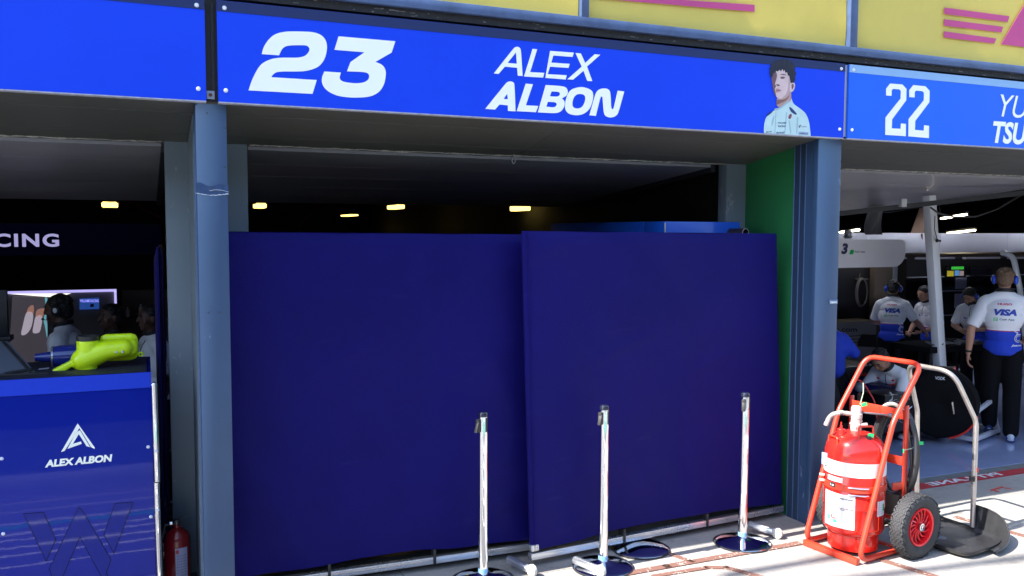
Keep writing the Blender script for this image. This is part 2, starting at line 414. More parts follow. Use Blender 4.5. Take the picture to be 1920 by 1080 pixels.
# blank wall above the signs behind the banners
MB().box(-14, 22, .0, .06, 3.13, 4.6).build('upper_wall', m_black, gb)
MB().box(-14, 22, -.018, .0, 3.128, 3.168).build('ledge', m_black, gb)
rr = random.Random(9)
mb = MB()
for i in range(150):
    x = rr.uniform(-.5, 7.5); l = rr.uniform(.004, .05)*rr.random(); z = rr.uniform(3.132, 3.166); mb.box(x, x+l, -.0186, -.0179, z, z+rr.uniform(.0015, .004))
o = mb.build('paint_chips', mat('chip_grey', (.22, .21, .2), .7), gb); o['kind'] = 'stuff'
mb = MB().box(-14, 22, -.05, -.004, 3.170, 3.222, .003)
mb.build('frame_rail', m_rail, gb)
def mull(px0, px1, py):
    a = at(px0, py, Y=-.05).x; b = at(px1, py, Y=-.05).x
    MB().box(a, b, -.048, -.004, 3.2225, 4.6, .003).build('mullion', m_rail, gb); return a, b
mA = mull(1091, 1105, 20); mB_ = mull(1595, 1609, 60)
wdt = mB_[0]-mA[0]
MB().box(mA[0]-wdt, mA[0]-wdt+.05, -.048, -.004, 3.2225, 4.6, .003).build('mullion', m_rail, gb)
# post heads between the signs
mb = MB().box(.03, .108, .0, .03, 2.63, 3.12); mb.box(.045, .060, -.006, .0, 2.66, 3.10); mb.box(.078, .093, -.006, .0, 2.66, 3.10)
mb.build('post_head', m_black, gb)
mb = MB().box(.052, .090, -.012, -.0065, 2.64, 2.68, .002); mb.build('bracket', mat('bracket_grey', (.25, .28, .33), .5), gb)
mb = MB(); mb.lathe([(.009, 0), (.009, .004), (0, .006)], (.071, -.012, 2.66), 'Y', 10); mb.lathe([(.008, 0), (.008, -.004), (0, -.006)], (.071, -.012, 2.66), 'Y', 10)
mb.build('rusty_bolt', mat('rust', (.12, .03, .015), .8), gb)
mb = MB().box(4.062, 4.095, -.006, .02, 2.64, 3.11)
mb.build('edge_trim', worn_mat('chipped_white', (.62, .62, .64), .6, 14), gb)
for (x, z) in ((3.35+.0, 0),):
    pass
# overhead sectional doors
m_door = mat('door_panel', (.31, .30, .33), .33, var=.15, vs=1.4, stretch=(.4, 3, 1))
for x0, x1 in ((-3.6, -.14), (.34, 3.66), (4.35, 7.8)):
    d = thing('overhead_door', (0, 0, 0), {-3.6: 'dark raised sectional door above the bay with the sponsor cabinet', .34: 'dark raised sectional door above the two navy screens', 4.35: 'glossy raised sectional door above the bay with the race crew'}[x0], 'garage door', 'raised overhead doors')
    for k in range(5):
        y0 = .90+k*.50; y1 = y0+.494; z0 = 2.485-(y0-.9)*.093; z1 = z0-.494*.093
        mb = MB(); A = [mb.bm.verts.new(v) for v in ((x0, y0, z0), (x1, y0, z0), (x1, y1, z1), (x0, y1, z1))]; B = [mb.bm.verts.new(v.co+Vector((0, 0, .04))) for v in A]
        mb._face(A); mb._face(B[::-1])
        for i in range(4): mb._face((A[i], A[(i+1) % 4], B[(i+1) % 4], B[i]))
        mb.build('door_section', m_door, d)
    mb = MB()
    for x in (x0-.02, x1+.02): mb.bar((x, .9, 2.475), (x, 3.4, 2.24), .04, .05)
    mb.build('door_track', mat('track', (.04, .04, .045), .5, .5), d)
    if x0 > 4: continue
# small hanging hook on the soffit
hk = thing('ceiling_hook', (0, 0, 0), 'small metal hook hanging from the soffit over the navy screens', 'hook')
p = at(963, 290, Y=.78)
mb = MB(); mb.tube([p+Vector((0, 0, .05)), p+Vector((0, 0, -.01))], .006, 8)
mb.tube([p+Vector((.012*math.sin(a), 0, -.035+.025*math.cos(a))) for a in [i*math.pi/8 for i in range(15)]], .005, 8); mb.build('hook', mat('hook_steel', (.3, .3, .3), .45, .6), hk)
hk2 = thing('ceiling_hook', (0, 0, 0), 'bent wire and hook under the soffit above the white pole', 'hook')
p = at(1742, 345, Y=.8)
mb = MB(); mb.tube([at(1747, 327, Y=.8), at(1751, 336, Y=.8), at(1750, 346, Y=.8), at(1744, 352, Y=.8), at(1736, 350, Y=.8)], .004, 8); mb.sphere(at(1738, 355, Y=.8), .012, (1, 1, 1.2)); mb.build('wire', mat('wire_pale', (.6, .5, .45), .5), hk2)

# ceiling strip lights (lit)
m_lamp = mat('lamp_tube', (.9, .8, .4), .4, emit=(1, .70, .17), es=1.0)
m_lampfill = mat('fill_tube_cool', (.9, .9, .95), .4, emit=(.82, .86, 1), es=9.)
m_lampw = mat('lamp_tube_white', (.9, .9, .8), .4, emit=(1, .85, .55), es=6.)
def strip_light(pa, pb, wd, label, m=m_lamp, g='lit ceiling strip lights'):
    t = thing('strip_light', (pa+pb)/2, label, 'ceiling light', g)
    MB().bar(pa+Vector((0, 0, .03)), pb+Vector((0, 0, .03)), wd+.03, .03).build('housing', m_dark, t)
    MB().bar(pa, pb, wd, .028 if abs(pa.y-pb.y) > .55 or pa.x > 5 else .08, .012).build('diffuser', m, t)
def lightat(px, py, Y, ln, wd, label, m=m_lamp, ang=0):
    c = at(px, py, Y=Y); d = Vector((math.sin(ang), math.cos(ang), 0))*ln/2
    strip_light(c-d, c+d, wd, label, m)
lightat(206, 383, 8.2, .3, .19, 'yellow strip light above the dark fascia with pale lettering')
lightat(487, 385, 8.2, .3, .15, 'yellow strip light just right of the left blue post')
lightat(742, 387, 8.2, .5, .14, 'yellow strip light in the middle of the dark gap over the left screen')
lightat(975, 389, 4.9, .42, .09, 'yellow strip light over the meeting edge of the two navy screens')
lightat(655, 404, 11.5, .8, .16, 'faint distant strip light low in the gap over the left screen')
lightat(1010, 408, 5.0, .7, .05, 'faint distant strip light low in the gap over the screens meeting edge')
strip_light(at(1765, 410, Y=6.0), at(1812, 402, Y=5.4), .05, 'white strip light nearest the door in the right bay, above the other', m_lampw)
strip_light(at(1777, 437.5, Y=6.0), at(1828, 431.5, Y=5.4), .05, 'white strip light just over the white fascia right of the white pole', m_lampw)
strip_light(at(1575, 436, Y=6.0), at(1610, 431, Y=5.4), .05, 'white strip light against the right blue post over the white boom', m_lampw)
for x in (6.2, 8.6, 11.0):  # unseen tubes added behind the raised door to brighten fascia and crew
    strip_light(Vector((x, 3.75, 2.92)), Vector((x+1.5, 3.75, 2.92)), .12, 'unseen white strip light added above the raised door to brighten the right bay', m_lampfill)

# ================================================================== SIGNS
m_sign = mat('sign_blue', (.008, .058, .74), .42, var=.04, vs=1.3, spec=.2)
m_sign2 = mat('sign_blue_light', (.012, .135, .80), .42, var=.03, vs=2, spec=.3)
m_navyband = mat('sign_navy', (.016, .030, .115), .45, spec=.3)
m_paleband = mat('sign_pale', (.26, .45, .72), .45)
m_white = mat('sign_white', (.94, .96, .87), .5)
m_strip = mat('sign_edge', (.40, .40, .46), .5, var=.3, vs=30)
m_boltw = mat('bolt_white', (.75, .78, .85), .35)
def fmap(ox, oy, s, ysurf):
    def f(u, v, d=0):
        p = at(ox+u/s, oy+v/s, Y=ysurf); return Vector((p.x, ysurf+d, p.z))
    return f
def sign(x0, x1, label, m, band, z0=H1, z1=H2):
    t = thing('fascia_sign', ((x0+x1)/2, 0, z0), label, 'sign', 'driver signs over the garage doors')
    MB().box(x0, x1, -.03, -.012, z0, z1).build('panel', m, t)
    MB().box(x0, x1, -.0325, -.0301, z1-.052, z1-.001).build('top_band', band, t)
    MB().box(x0, x1, -.032, .018, z0-.006, z0-.0005).build('edge_strip', m_strip, t)
    for x in (x0+.035, x1-.035):
        for z in (z0+.055, z1-.035): MB().lathe([(0, -.0405), (.008, -.0385), (.011, -.033), (.011, -.0295)], (x, 0, z), 'Y', 12).build('bolt', m_boltw, t)
    return t
s_left = sign(-3.87, at(385, 100, Y=-.03).x, 'plain blue sign panel over the bay left of the left post', m_sign, m_navyband)
s23 = sign(at(408, 100, Y=-.03).x, at(1583, 190, Y=-.03).x, 'blue sign with number 23, white name lettering and a driver portrait', m_sign, m_navyband)
s22 = sign(at(1591, 190, Y=-.03).x, 8.1, 'lighter blue sign with narrow white number 22 and a cut-off name', m_sign2, m_paleband)
TH = .0022; YS = -.0322
f2 = fmap(400, 0, 3, YS)
mb = MB()
two = smooth_loop(C((198, 508)) + [(222, 440), (262, 370), (310, 338), (370, 325), (470, 324), (512, 315), (534, 295), (541, 275), (528, 258), (500, 254), (440, 255), (405, 262), (385, 280)] + C((370, 311), (272, 304)) +
    [(285, 262), (312, 222), (350, 192), (410, 178), (490, 177), (565, 182), (612, 202), (636, 238), (638, 285), (622, 338), (588, 376), (530, 397), (470, 402), (400, 402), (358, 406), (338, 418)] + C((326, 434), (582, 450), (558, 528)))
three = smooth_loop(C((705, 204), (1024, 232), (1003, 296), (912, 348)) + [(948, 364), (967, 390), (970, 425), (958, 478), (930, 518), (885, 541), (830, 548), (770, 548), (700, 538), (645, 512), (616, 478), (611, 440)] + C((624, 402), (718, 408)) +
    [(711, 435), (720, 453), (750, 463), (800, 468), (842, 464), (868, 450), (877, 430), (868, 412), (840, 405)] + C((752, 401), (772, 348), (850, 294), (681, 280)))
mb.plate([two], f2, TH); mb.plate([three], f2, TH); mb.build('number', m_white, s23)
f3 = fmap(900, 0, 3, YS)
mb = MB()
mb.plate([smooth_loop(C((78, 413)) + [(190, 272), (205, 263), (222, 267), (230, 284)] + C((240, 427), (213, 425), (209, 381), (140, 375), (105, 416))), [(155, 354), (208, 358), (203, 294)]], f3, TH)
mb.plate([[(296, 275), (322, 277), (282, 405), (362, 410), (355, 436), (248, 430)]], f3, TH)
mb.plate([[(395, 286), (528, 296), (521, 320), (413, 312), (401, 352), (505, 359), (498, 382), (394, 375), (381, 417), (488, 423), (482, 447), (368, 438)]], f3, TH)
mb.plate([[(538, 298), (567, 300), (592, 354), (645, 305), (677, 308), (602, 374), (632, 456), (604, 455), (583, 398), (524, 448), (492, 446), (573, 374)]], f3, TH)
mb.plate([smooth_loop(C((30, 612)) + [(145, 470), (160, 459), (180, 459), (193, 472)] + C((200, 626), (158, 624), (157, 592), (110, 588), (85, 616))), [(133, 556), (157, 558), (154, 526)]], f3, TH)
mb.plate([[(258, 470), (298, 474), (258, 592), (328, 596), (315, 631), (207, 625)]], f3, TH)
mb.plate([smooth_loop(C((370, 478)) + [(455, 484), (484, 493), (494, 515), (487, 537)] + C((462, 553)) + [(475, 570), (474, 597), (457, 624), (425, 636)] + C((326, 632))),
          smooth_loop(C((403, 514)) + [(440, 517), (450, 526), (445, 538), (430, 543)] + C((394, 541))),
          smooth_loop(C((382, 573)) + [(420, 575), (432, 584), (427, 597), (412, 603)] + C((373, 600)))], f3, TH)
mb.plate([smooth_loop([(562, 490), (600, 495), (630, 512), (637, 540), (630, 580), (612, 617), (578, 642), (540, 648), (503, 640), (482, 618), (480, 580), (492, 535), (515, 504)]),
          smooth_loop([(560, 529), (582, 532), (593, 548), (588, 578), (572, 602), (548, 610), (526, 603), (520, 583), (527, 552), (542, 534)])], f3, TH)
mb.plate([smooth_loop(C((616, 648)) + [(650, 530), (668, 505), (700, 497), (727, 507), (735, 540)] + [(738, 600), (744, 614), (752, 608)] + C((775, 510), (812, 514)) + [(777, 635), (757, 656), (727, 660), (702, 646), (694, 605)] + [(690, 550), (684, 542), (677, 552)] + C((652, 652)))], f3, TH)
mb.build('name_lettering', m_white, s23)
# driver portrait printed on the sign
fp = fmap(1400, 100, 6.35, YS-.0005)
pt = MB().plate([smooth_loop(C((205, 948)) + [(210, 850), (232, 765), (275, 715), (330, 680), (440, 625), (520, 530), (560, 600), (640, 660), (700, 715), (735, 790), (752, 880)] + C((762, 985)))], fp, .001).build('portrait', mat('suit_white', (.52, .70, .70), .5, var=.10, vs=9), s23)
def pl(loop, m, y, name='portrait_print', sm=True):
    g = fmap(1400, 100, 6.35, YS-y)
    MB().plate([smooth_loop(loop) if sm else loop], g, .0004).build(name, m, pt)
m_skinp = mat('print_skin', (.66, .50, .50), .6, var=.12, vs=14); m_skind = mat('print_skin_shade', (.16, .08, .10), .6); m_hairp = mat('print_hair', (.006, .007, .022), .5)
pl([(372, 520), (440, 510), (518, 450), (528, 555), (480, 600), (425, 640), (372, 632), (356, 600)], mat('print_neck', (.46, .29, .26), .6, var=.1, vs=20), .0008)
pl([(356, 560), (400, 552), (455, 545), (510, 500), (470, 560), (410, 590), (362, 610)], mat('print_neck_shade', (.22, .11, .10), .6), .0012)
pl([(300, 240), (330, 190), (420, 170), (500, 220), (520, 330), (516, 430), (498, 488), (450, 533), (395, 538), (352, 512), (322, 440), (300, 340)], m_skinp, .0013)
pl([(500, 300), (520, 340), (516, 430), (498, 488), (450, 533), (420, 536), (470, 480), (492, 400)], mat('print_skin_mid', (.50, .34, .33), .6), .0015)
pl([(298, 240), (345, 222), (362, 262), (350, 320), (338, 365), (350, 392), (335, 425), (345, 470), (352, 516), (322, 460), (300, 340)], m_skind, .0018)
pl([(522, 352), (558, 345), (576, 372), (565, 430), (535, 462), (514, 450)], m_skinp, .0018)
pl([(535, 372), (556, 368), (560, 400), (540, 430)], m_skind, .0021)
hair = [(290, 300), (283, 262), (270, 235), (280, 205), (268, 180), (288, 160), (285, 135), (315, 118), (322, 95), (352, 96), (375, 74), (402, 82), (430, 66), (462, 76), (492, 74), (520, 98), (548, 110), (560, 140), (580, 170), (574, 205), (590, 240), (576, 275), (580, 310), (560, 352), (540, 350), (527, 356), (520, 330), (512, 300), (508, 270), (490, 262), (482, 225), (462, 232), (452, 195), (436, 215), (430, 185), (405, 215), (392, 195), (370, 218), (352, 208), (338, 235), (322, 232), (310, 270)]
pl(hair, m_hairp, .0023, sm=False)
for a_, b_ in (((330, 110), (300, 200)), ((380, 90), (345, 180)), ((450, 85), (440, 165)), ((500, 100), (520, 200)), ((540, 140), (560, 250))):
    pl(C(a_, (a_[0]+7, a_[1]+2), (b_[0]+3, b_[1]), b_), mat('print_hair_light', (.03, .03, .05), .5), .0028, sm=False)
for L_ in ([(402, 284), (430, 276), (458, 288), (432, 305), (405, 300)], [(396, 252), (440, 244), (474, 262), (435, 257)], [(350, 372), (378, 368), (396, 384), (372, 391)], [(318, 285), (340, 280), (345, 296), (322, 300)], [(345, 441), (378, 438), (412, 444), (378, 446)]): pl(L_, m_skind, .0023)
pl([(348, 425), (375, 419), (410, 440), (385, 460), (350, 466)], mat('print_lip', (.48, .24, .24), .6), .0020)
for L_ in ([(300, 800), (330, 740), (322, 800), (300, 870)], [(345, 700), (352, 700), (340, 945), (332, 945)], [(470, 700), (480, 705), (465, 900), (450, 945)], [(500, 800), (512, 800), (530, 930), (520, 960)], [(600, 760), (615, 765), (600, 960), (590, 960)], [(330, 660), (400, 640), (500, 560), (505, 575), (410, 655), (350, 680)]): pl(L_, mat('print_fold', (.32, .48, .55), .6), .0009)
m_pnavy = mat('print_navy', (.01, .03, .16), .6)
pl([(508, 640), (540, 655), (598, 722), (575, 728), (525, 690)], m_pnavy, .0012); pl([(235, 750), (250, 720), (308, 685), (300, 705), (250, 745)], m_pnavy, .0012)
pl([(498, 775), (500, 745), (520, 720), (538, 730), (530, 765), (515, 782)], mat('print_red', (.25, .06, .1), .6), .0012)
pl(C((615, 932), (735, 938), (735, 972), (615, 968)), mat('print_pale', (.35, .45, .6), .6), .0012, sm=False)
mb = MB(); g = fmap(1400, 100, 6.35, YS-.0013)
text_fit(mb, 'WILLIAMS', lambda u, v: g(u, v), 372, 470, 838, 818, bold=.02); text_fit(mb, 'RACING', lambda u, v: g(u, v), 376, 462, 880, 855, bold=.02)
text_fit(mb, 'duracell', lambda u, v: g(u, v), 352, 450, 955, 930, bold=.02); text_fit(mb, 'gulf', lambda u, v: g(u, v), 230, 300, 945, 925, bold=.02)
text_fit(mb, 'PIRELLI', lambda u, v: g(u, v, -.0003), 630, 730, 965, 945, bold=.02); text_fit(mb, 'kraken', lambda u, v: g(u, v), 655, 715, 880, 862)
mb.build('suit_lettering', m_pnavy, pt, fixn=False)
pl([(618, 850), (628, 888), (645, 855), (635, 852), (630, 870)], m_pnavy, .0012)
# 22
f4 = fmap(1380, 0, 1918/540, YS)
tw = [(1001, 636), (1001, 590), (1028, 556), (1108, 562), (1136, 592), (1134, 668), (1040, 795), (1038, 854), (1098, 858), (1100, 822), (1132, 825), (1131, 907), (995, 898), (997, 782), (1098, 655), (1099, 606), (1088, 595), (1045, 592), (1037, 602), (1036, 638)]
mb = MB(); mb.plate([tw], f4, TH); mb.plate([[(x+154, y+10+(x-1001)*.02) for x, y in tw]], f4, TH); mb.build('number', m_white, s22)
mb = MB()
zz = lambda px, py: at(px, py, Y=YS)
a = zz(1868, 176); b = zz(1868, 218)
mb2 = MB()
text_fit(mb2, 'YUKI', lambda u, v: Vector((a.x+(v)*.045+u*.52, YS, b.z+(a.z-b.z)*v)), 0, 1, 0, 1)
a = zz(1858, 226); b = zz(1858, 268)
text_fit(mb2, 'TSUNODA', lambda u, v: Vector((a.x+(v)*.03+u*.98, YS, b.z+(a.z-b.z)*v)), 0, 1, 0, 1, bold=.035)
mb2.build('name_lettering', m_white, s22, fixn=False); mb.bm.free()

# yellow banners
m_yel = mat('banner_yellow', (.66, .52, .105), .6, var=.05, vs=3, bump=.25, bs=3)
m_mag = mat('banner_magenta', (.52, .06, .22), .6, var=.06)
def banner(x0, x1, label):
    t = thing('yellow_banner', ((x0+x1)/2, 0, 3.23), label, 'banner', 'yellow banners above the signs')
    def fn(u, v):
        x = x0+(x1-x0)*u; z = 3.2235+(1.3)*v
        e = min(u, 1-u)*(x1-x0)
        return Vector((x, -.010-.006*math.exp(-e*14)*math.sin(z*9+x*3)**2-.004*noise.noise(Vector((x*1.6, z*2.5, 1))), z))
    MB().grid(fn, 60, 26).build('cloth', m_yel, t); return t
b1 = banner(mA[0]-wdt+.06, mA[0]-.004, 'yellow banner with no print, left of the first mullion')
b2 = banner(mA[1]+.004, mB_[0]-.004, 'yellow banner with one magenta bar, between the two mullions')
b3 = banner(mB_[1]+.004, mB_[1]+wdt, 'yellow banner with three magenta bars beside a magenta triangle')
YB = -.0215
f5 = fmap(1380, 0, 1918/540, YB)
for L_ in ([(1390, 50), (1822, 108), (1810, 146), (1388, 92)], [(1388, 128), (1780, 178), (1768, 216), (1386, 170)], [(1385, 208), (1735, 256), (1720, 290), (1385, 248)], [(1925, 25), (2300, -600), (2300, 355), (1766, 295)]):
    MB().plate([L_], f5, .002).build('magenta_print', m_mag, b3)
f6 = fmap(0, 0, 1, YB)
MB().plate([[(1110, -12), (1415, 9), (1415, 22), (1110, -4)]], f6, .002).build('magenta_print', m_mag, b2)
MB().plate([[(1110, -60), (1415, -32), (1415, -19), (1110, -50)]], f6, .002).build('magenta_print', m_mag, b2)

# tiny maker's badge on the right post
tb = thing('post_badge', (0, 0, 0), 'tiny white lettered badge screwed to the right blue post', 'badge')
p = at(1562, 566, Y=.03); MB().box(p.x-.036, p.x+.036, .024, .0299, p.z-.016, p.z+.016, .002).build('plate', mat('badge_grey', (.10, .18, .32), .4), tb)
mb = MB(); text_fit(mb, 'bema', lambda u, v: Vector((p.x+u*.028, .0235, p.z+v*.009)), -1, 1, -1, 1, bold=.02); mb.build('lettering', m_white, tb, fixn=False)

# ================================================================== FABRIC SCREENS
m_fab = mat('screen_fabric', (.0060, .0040, .106), .5, var=.16, vs=.9, bump=.15, bs=160, spec=.09, sheen=.03)
def add_smudges(m):
    n = m.node_tree; b = n.nodes['Principled BSDF']; L = n.links.new; src = b.inputs['Base Color'].links[0].from_socket
    tc = n.nodes.new('ShaderNodeTexCoord'); mp = n.nodes.new('ShaderNodeMapping'); mp.inputs['Scale'].default_value = (1.2, 1.2, 5); mp.inputs['Rotation'].default_value = (0, .35, 0); L(tc.outputs['Object'], mp.inputs[0])
    t = n.nodes.new('ShaderNodeTexNoise'); t.inputs['Scale'].default_value = 2.6; t.inputs['Detail'].default_value = 9; t.inputs['Roughness'].default_value = .72; L(mp.outputs[0], t.inputs['Vector'])
    r = n.nodes.new('ShaderNodeMapRange'); r.inputs['From Min'].default_value = .60; r.inputs['From Max'].default_value = .80; r.inputs['To Max'].default_value = .30; L(t.outputs['Fac'], r.inputs['Value'])
    x = n.nodes.new('ShaderNodeMix'); x.data_type = 'RGBA'; L(r.outputs[0], x.inputs[0]); L(src, x.inputs[6]); x.inputs[7].default_value = (.05, .05, .22, 1); L(x.outputs[2], b.inputs['Base Color'])
add_smudges(m_fab)
m_alu = mat('aluminium', (.62, .64, .68), .28, .85, var=.05)
m_castw = mat('caster_white', (.55, .53, .48), .5, var=.1, vs=30)
m_rub = mat('black_plastic', (.02, .02, .022), .5)
def screen(BL, BR, TL, TR, label, feet=(), seed=0, zb=.10):
    BL, BR, TL, TR = map(Vector, (BL, BR, TL, TR)); t = thing('fabric_screen', (BL+BR)/2, label, 'screen', 'navy fabric privacy screens closing the bay')
    nrm = (BR-BL).cross(TL-BL).normalized()
    if nrm.y > 0: nrm = -nrm
    H = (TL-BL).length
    def P(u, v, d): return BL.lerp(BR, u).lerp(TL.lerp(TR, u), v) + nrm*d
    th = .022; e = .008
    def fn(side):
        def f(u, v):
            v0 = (zb+.035*math.sin(math.pi*u)**.7+.006*math.sin(u*13+seed))/H
            vv = v0+(1-v0)*v
            w_ = .024*noise.noise(Vector((u*3+seed, v*2.2, seed)))+.008*noise.noise(Vector((u*9+v*5, v*3, seed+5)))*(1.4-v)
            # seam and shallow diagonal drag folds near the hem
            w_ += .0018*math.exp(-((v-.21-.012*u)*120)**2)
            for (a, b, c) in ((.10, .05, 14), (.82, .09, 11), (.9, .14, 9), (.06, .93, 9), (.93, .9, 8), (.35, .62, 6), (.7, .55, 5)):
                w_ += .0045*math.exp(-((v-b-(u-a)*.35)*60)**2)*math.exp(-((u-a)*c)**2)
            edge = min(u, 1-u)*2; k = min(1, min(edge*25, (1-v)*30)+.25)
            return P(u, vv, side*(th*k+w_*(1 if side > 0 else 0)))
        return f
    mb = MB(); mb.grid(fn(1), 90, 90); mb.grid(fn(-1), 24, 24)
    for u in (0, 1):
        mb.grid(lambda a, b, u=u: P(u, (zb+.0)/H+(1-zb/H)*b, th*.25*(1-2*a)), 1, 30)
    mb.grid(lambda a, b: P(b, 1, th*.25*(1-2*a)), 1, 30)
    cv = mb.build('cover', m_fab, t, ang=60, fixn=False)
    # stitched piping line down the leading edge
    MB().tube([P(.012, zb/H+(1-zb/H)*k/20, th+.003) for k in range(21)], .0022, 6).build('piping', m_fab, cv)
    mb = MB()
    xax = (BR-BL).normalized(); yax = -nrm; zax = xax.cross(yax)
    for d, z in ((0, .062),):
        mb.obox(P(.5, z/H, 0), xax, yax, zax, ((BR-BL).length, .042, .042), .002)
    for z in (.050, .074): mb.obox(P(.5, z/H, .0225), xax, yax, zax, ((BR-BL).length-.004, .003, .006))
    mb.build('bottom_rail', m_alu, t)
    mb = MB().obox(P(.012, .115/H, .004), xax, yax, zax, (.05, .038, .04), .003)
    for k in range(3): mb.obox(P(.004+k*.009, .115/H, .025), xax, yax, zax, (.006, .004, .034))
    mb.build('corner_bracket', m_alu, t)
    for u in (.33, .66):
        MB().obox(P(u, .085/H, .0), xax, yax, zax, (.016, .06, .09), .002).build('black_strap', m_rub, t)
    for a, b in feet:
        a = Vector(a); b = Vector(b); d = (b-a).normalized(); n = Vector((-d.y, d.x, 0))
        f = MB().bar(a, b, .036, .036, .003); f.bar(a+n*.0185, b+n*.0185, .003, .01); f.bar(a+n*-.0185, b+n*-.0185, .003, .01); f.bar(a+Vector((0, 0, .0185)), b+Vector((0, 0, .0185)), .01, .003)
        ft = f.build('foot', m_alu, t)
        c = b+d*.028; c.z = .036
        mb = MB()
        for s_ in (1,):
            w0 = c-n*.02
            prof = [(.0, -.016), (.026, -.016), (.034, -.011), (.036, 0), (.034, .011), (.026, .016), (.012, .016), (.010, .012), (0, .012)]
            tmp = MB().lathe(prof, (0, 0, 0), 'Y', 24)
            ang = math.atan2(n.y, n.x)-math.pi/2
            mb.merge(tmp.bm, Matrix.Translation(c) @ Matrix.Rotation(ang, 4, 'Z'))
        mb.build('caster_wheel', m_castw, ft)
        MB().bar(b-d*.01, c+Vector((0, 0, .0)), .02, .012).build('caster_fork', m_alu, ft)
    return t
gp = lambda px, py, z=0: at(px, py, Z=z)
s1 = screen((.06, .33, 0), (1.93, .282, 0), (.06, .33, 2.0), (1.93, .282, 1.985), 'navy fabric screen on the left, half hidden behind the blue post', [(gp(953, 1048, .05), gp(991, 1066, .04))], 1)
s2 = screen((1.842, .121, 0), (3.86, .271, 0), (1.779, .121, 2.006), (3.753, .271, 1.993), 'navy fabric screen on the right, standing forward and skewed', [(gp(1077, 1049, .05), gp(1119, 1067, .04)), (gp(1405, 983, .05), gp(1450, 997, .04))], 4)
s0 = screen((-.172, .98, 0), (-.13, 2.6, 0), (-.172, .98, 1.905), (-.13, 2.6, 1.905), 'navy fabric screen seen edge-on behind the left post', [], 8)
# items behind the screens
bx = thing('blue_flight_case', (3.9, 1.6, 0), 'tall glossy blue case whose top shows above the right screen', 'case')
YK = .52; a = at(1245, 415, Y=YK); b = at(1388, 417, Y=YK); m_gblue = mat('gloss_blue', (.012, .10, .60), .25, coat=.3)
MB().box(a.x, b.x, YK, .78, .08, a.z, .008).build('body', m_gblue, bx); MB().box(a.x, 3.71, .782, 2.3, .08, a.z, .004).build('body', m_gblue, bx)
mb = MB()
for x in (a.x+.006,): mb.bar((x, YK-.004, .1), (x, YK-.004, a.z-.01), .010, .006)
mb.build('edge_trim', m_alu, bx)
for x in (a.x+.06, 3.6):
    for y in (.62, 2.2): MB().lathe([(.04, -.02), (.04, .02)], (x, y, .04), 'X', 16).build('wheel', m_rub, bx)
dt = thing('rolled_tube', (3.5, .9, 1.9), 'dark open-ended tube lying on top behind the right screen', 'tube')
c0 = at(1398, 438, Y=.40); c1 = c0+Vector((-.42, 1.3, .04)); c1 = c0+Vector((-.0, .115, .0)); c1 = c0+Vector((-.10, .38, .0))
mb = MB(); mb.tube([c0, c1], .036, 28, cap=False); mb.tube([c0+Vector((.001, 0, 0)), c1], .0325, 28, cap=False)
mb.build('tube_wall', mat('tube_dark', (.035, .03, .045), .35, .3), dt)
d = (c1-c0).normalized(); q = d.orthogonal().normalized(); q2 = d.cross(q)
MB().tube([c0+(q*math.cos(a)+q2*math.sin(a))*.0345 for a in [i*math.pi/16 for i in range(32)]], .0022, 6, closed=True).build('rim', mat('tube_rim', (.5, .4, .4), .4), dt)

# ================================================================== STANCHIONS
m_chrome = mat('chrome', (.78, .78, .80), .06, 1.)
m_cap = mat('cap_black', (.012, .014, .03), .25, coat=.5)
def stanchion(loc, label, rz):
    t = thing('stanchion', loc, label, 'barrier post', 'chrome barrier posts in front of the screens', rz)
    MB().lathe([(.0278, .02), (.0278, .965)], n=32).build('post', m_chrome, t, world=False)
    MB().lathe([(.0282, .955), (.0285, .972), (.024, .982), (0, .985)], n=32).build('cap', m_cap, t, world=False)
    mb = MB()
    mb.box(-.006, .006, -.0305, -.022, .87, .952, .002)
    mb.build('belt_slot', m_rub, t, world=False)
    mb = MB(); mb.box(-.050, -.024, -.012, .012, .87, .945, .004); mb.bar((-.045, -.004, .93), (-.062, -.006, .872), .02, .006, .001)
    mb.build('belt_clip', m_rub, t, world=False)
    MB().lathe([(.0286, .02), (.0286, .075), (.0278, .078)], n=32).build('sleeve', mat('sleeve_reflection_blue', (.25, .5, .85), .3, .4), t, world=False)  # blue colour stands in for the reflection on the lower sleeve
    MB().lathe([(.178, .0), (.18, .008), (.174, .014), (.15, .020), (.09, .03), (.045, .042), (.03, .05), (.026, .056)], n=64).build('base', m_chrome, t, world=False)
    MB().lathe([(.1795, .0), (.184, .003), (.184, .009), (.1785, .011)], n=64).build('rubber_rim', m_rub, t, world=False)
    return t
stanchion((1.505, .03, 0), 'chrome barrier post in front of the left screen', R(20))
stanchion((2.236, -.064, 0), 'chrome barrier post near the left edge of the right screen', R(25))
stanchion((3.262, -.057, 0), 'chrome barrier post before the right end of the right screen', R(38))
sb = thing('weighted_disc', (2.60, .105, 0), 'round chrome barrier base with no post, poking from under the right screen', 'post base')
MB().lathe([(.178, .0), (.18, .008), (.174, .014), (.15, .020), (.09, .03), (.045, .036), (0, .037)], n=64).build('disc', m_chrome, sb, world=False)
MB().lathe([(.1795, .0), (.184, .003), (.184, .009), (.1785, .011)], n=64).build('rubber_rim', m_rub, sb, world=False)

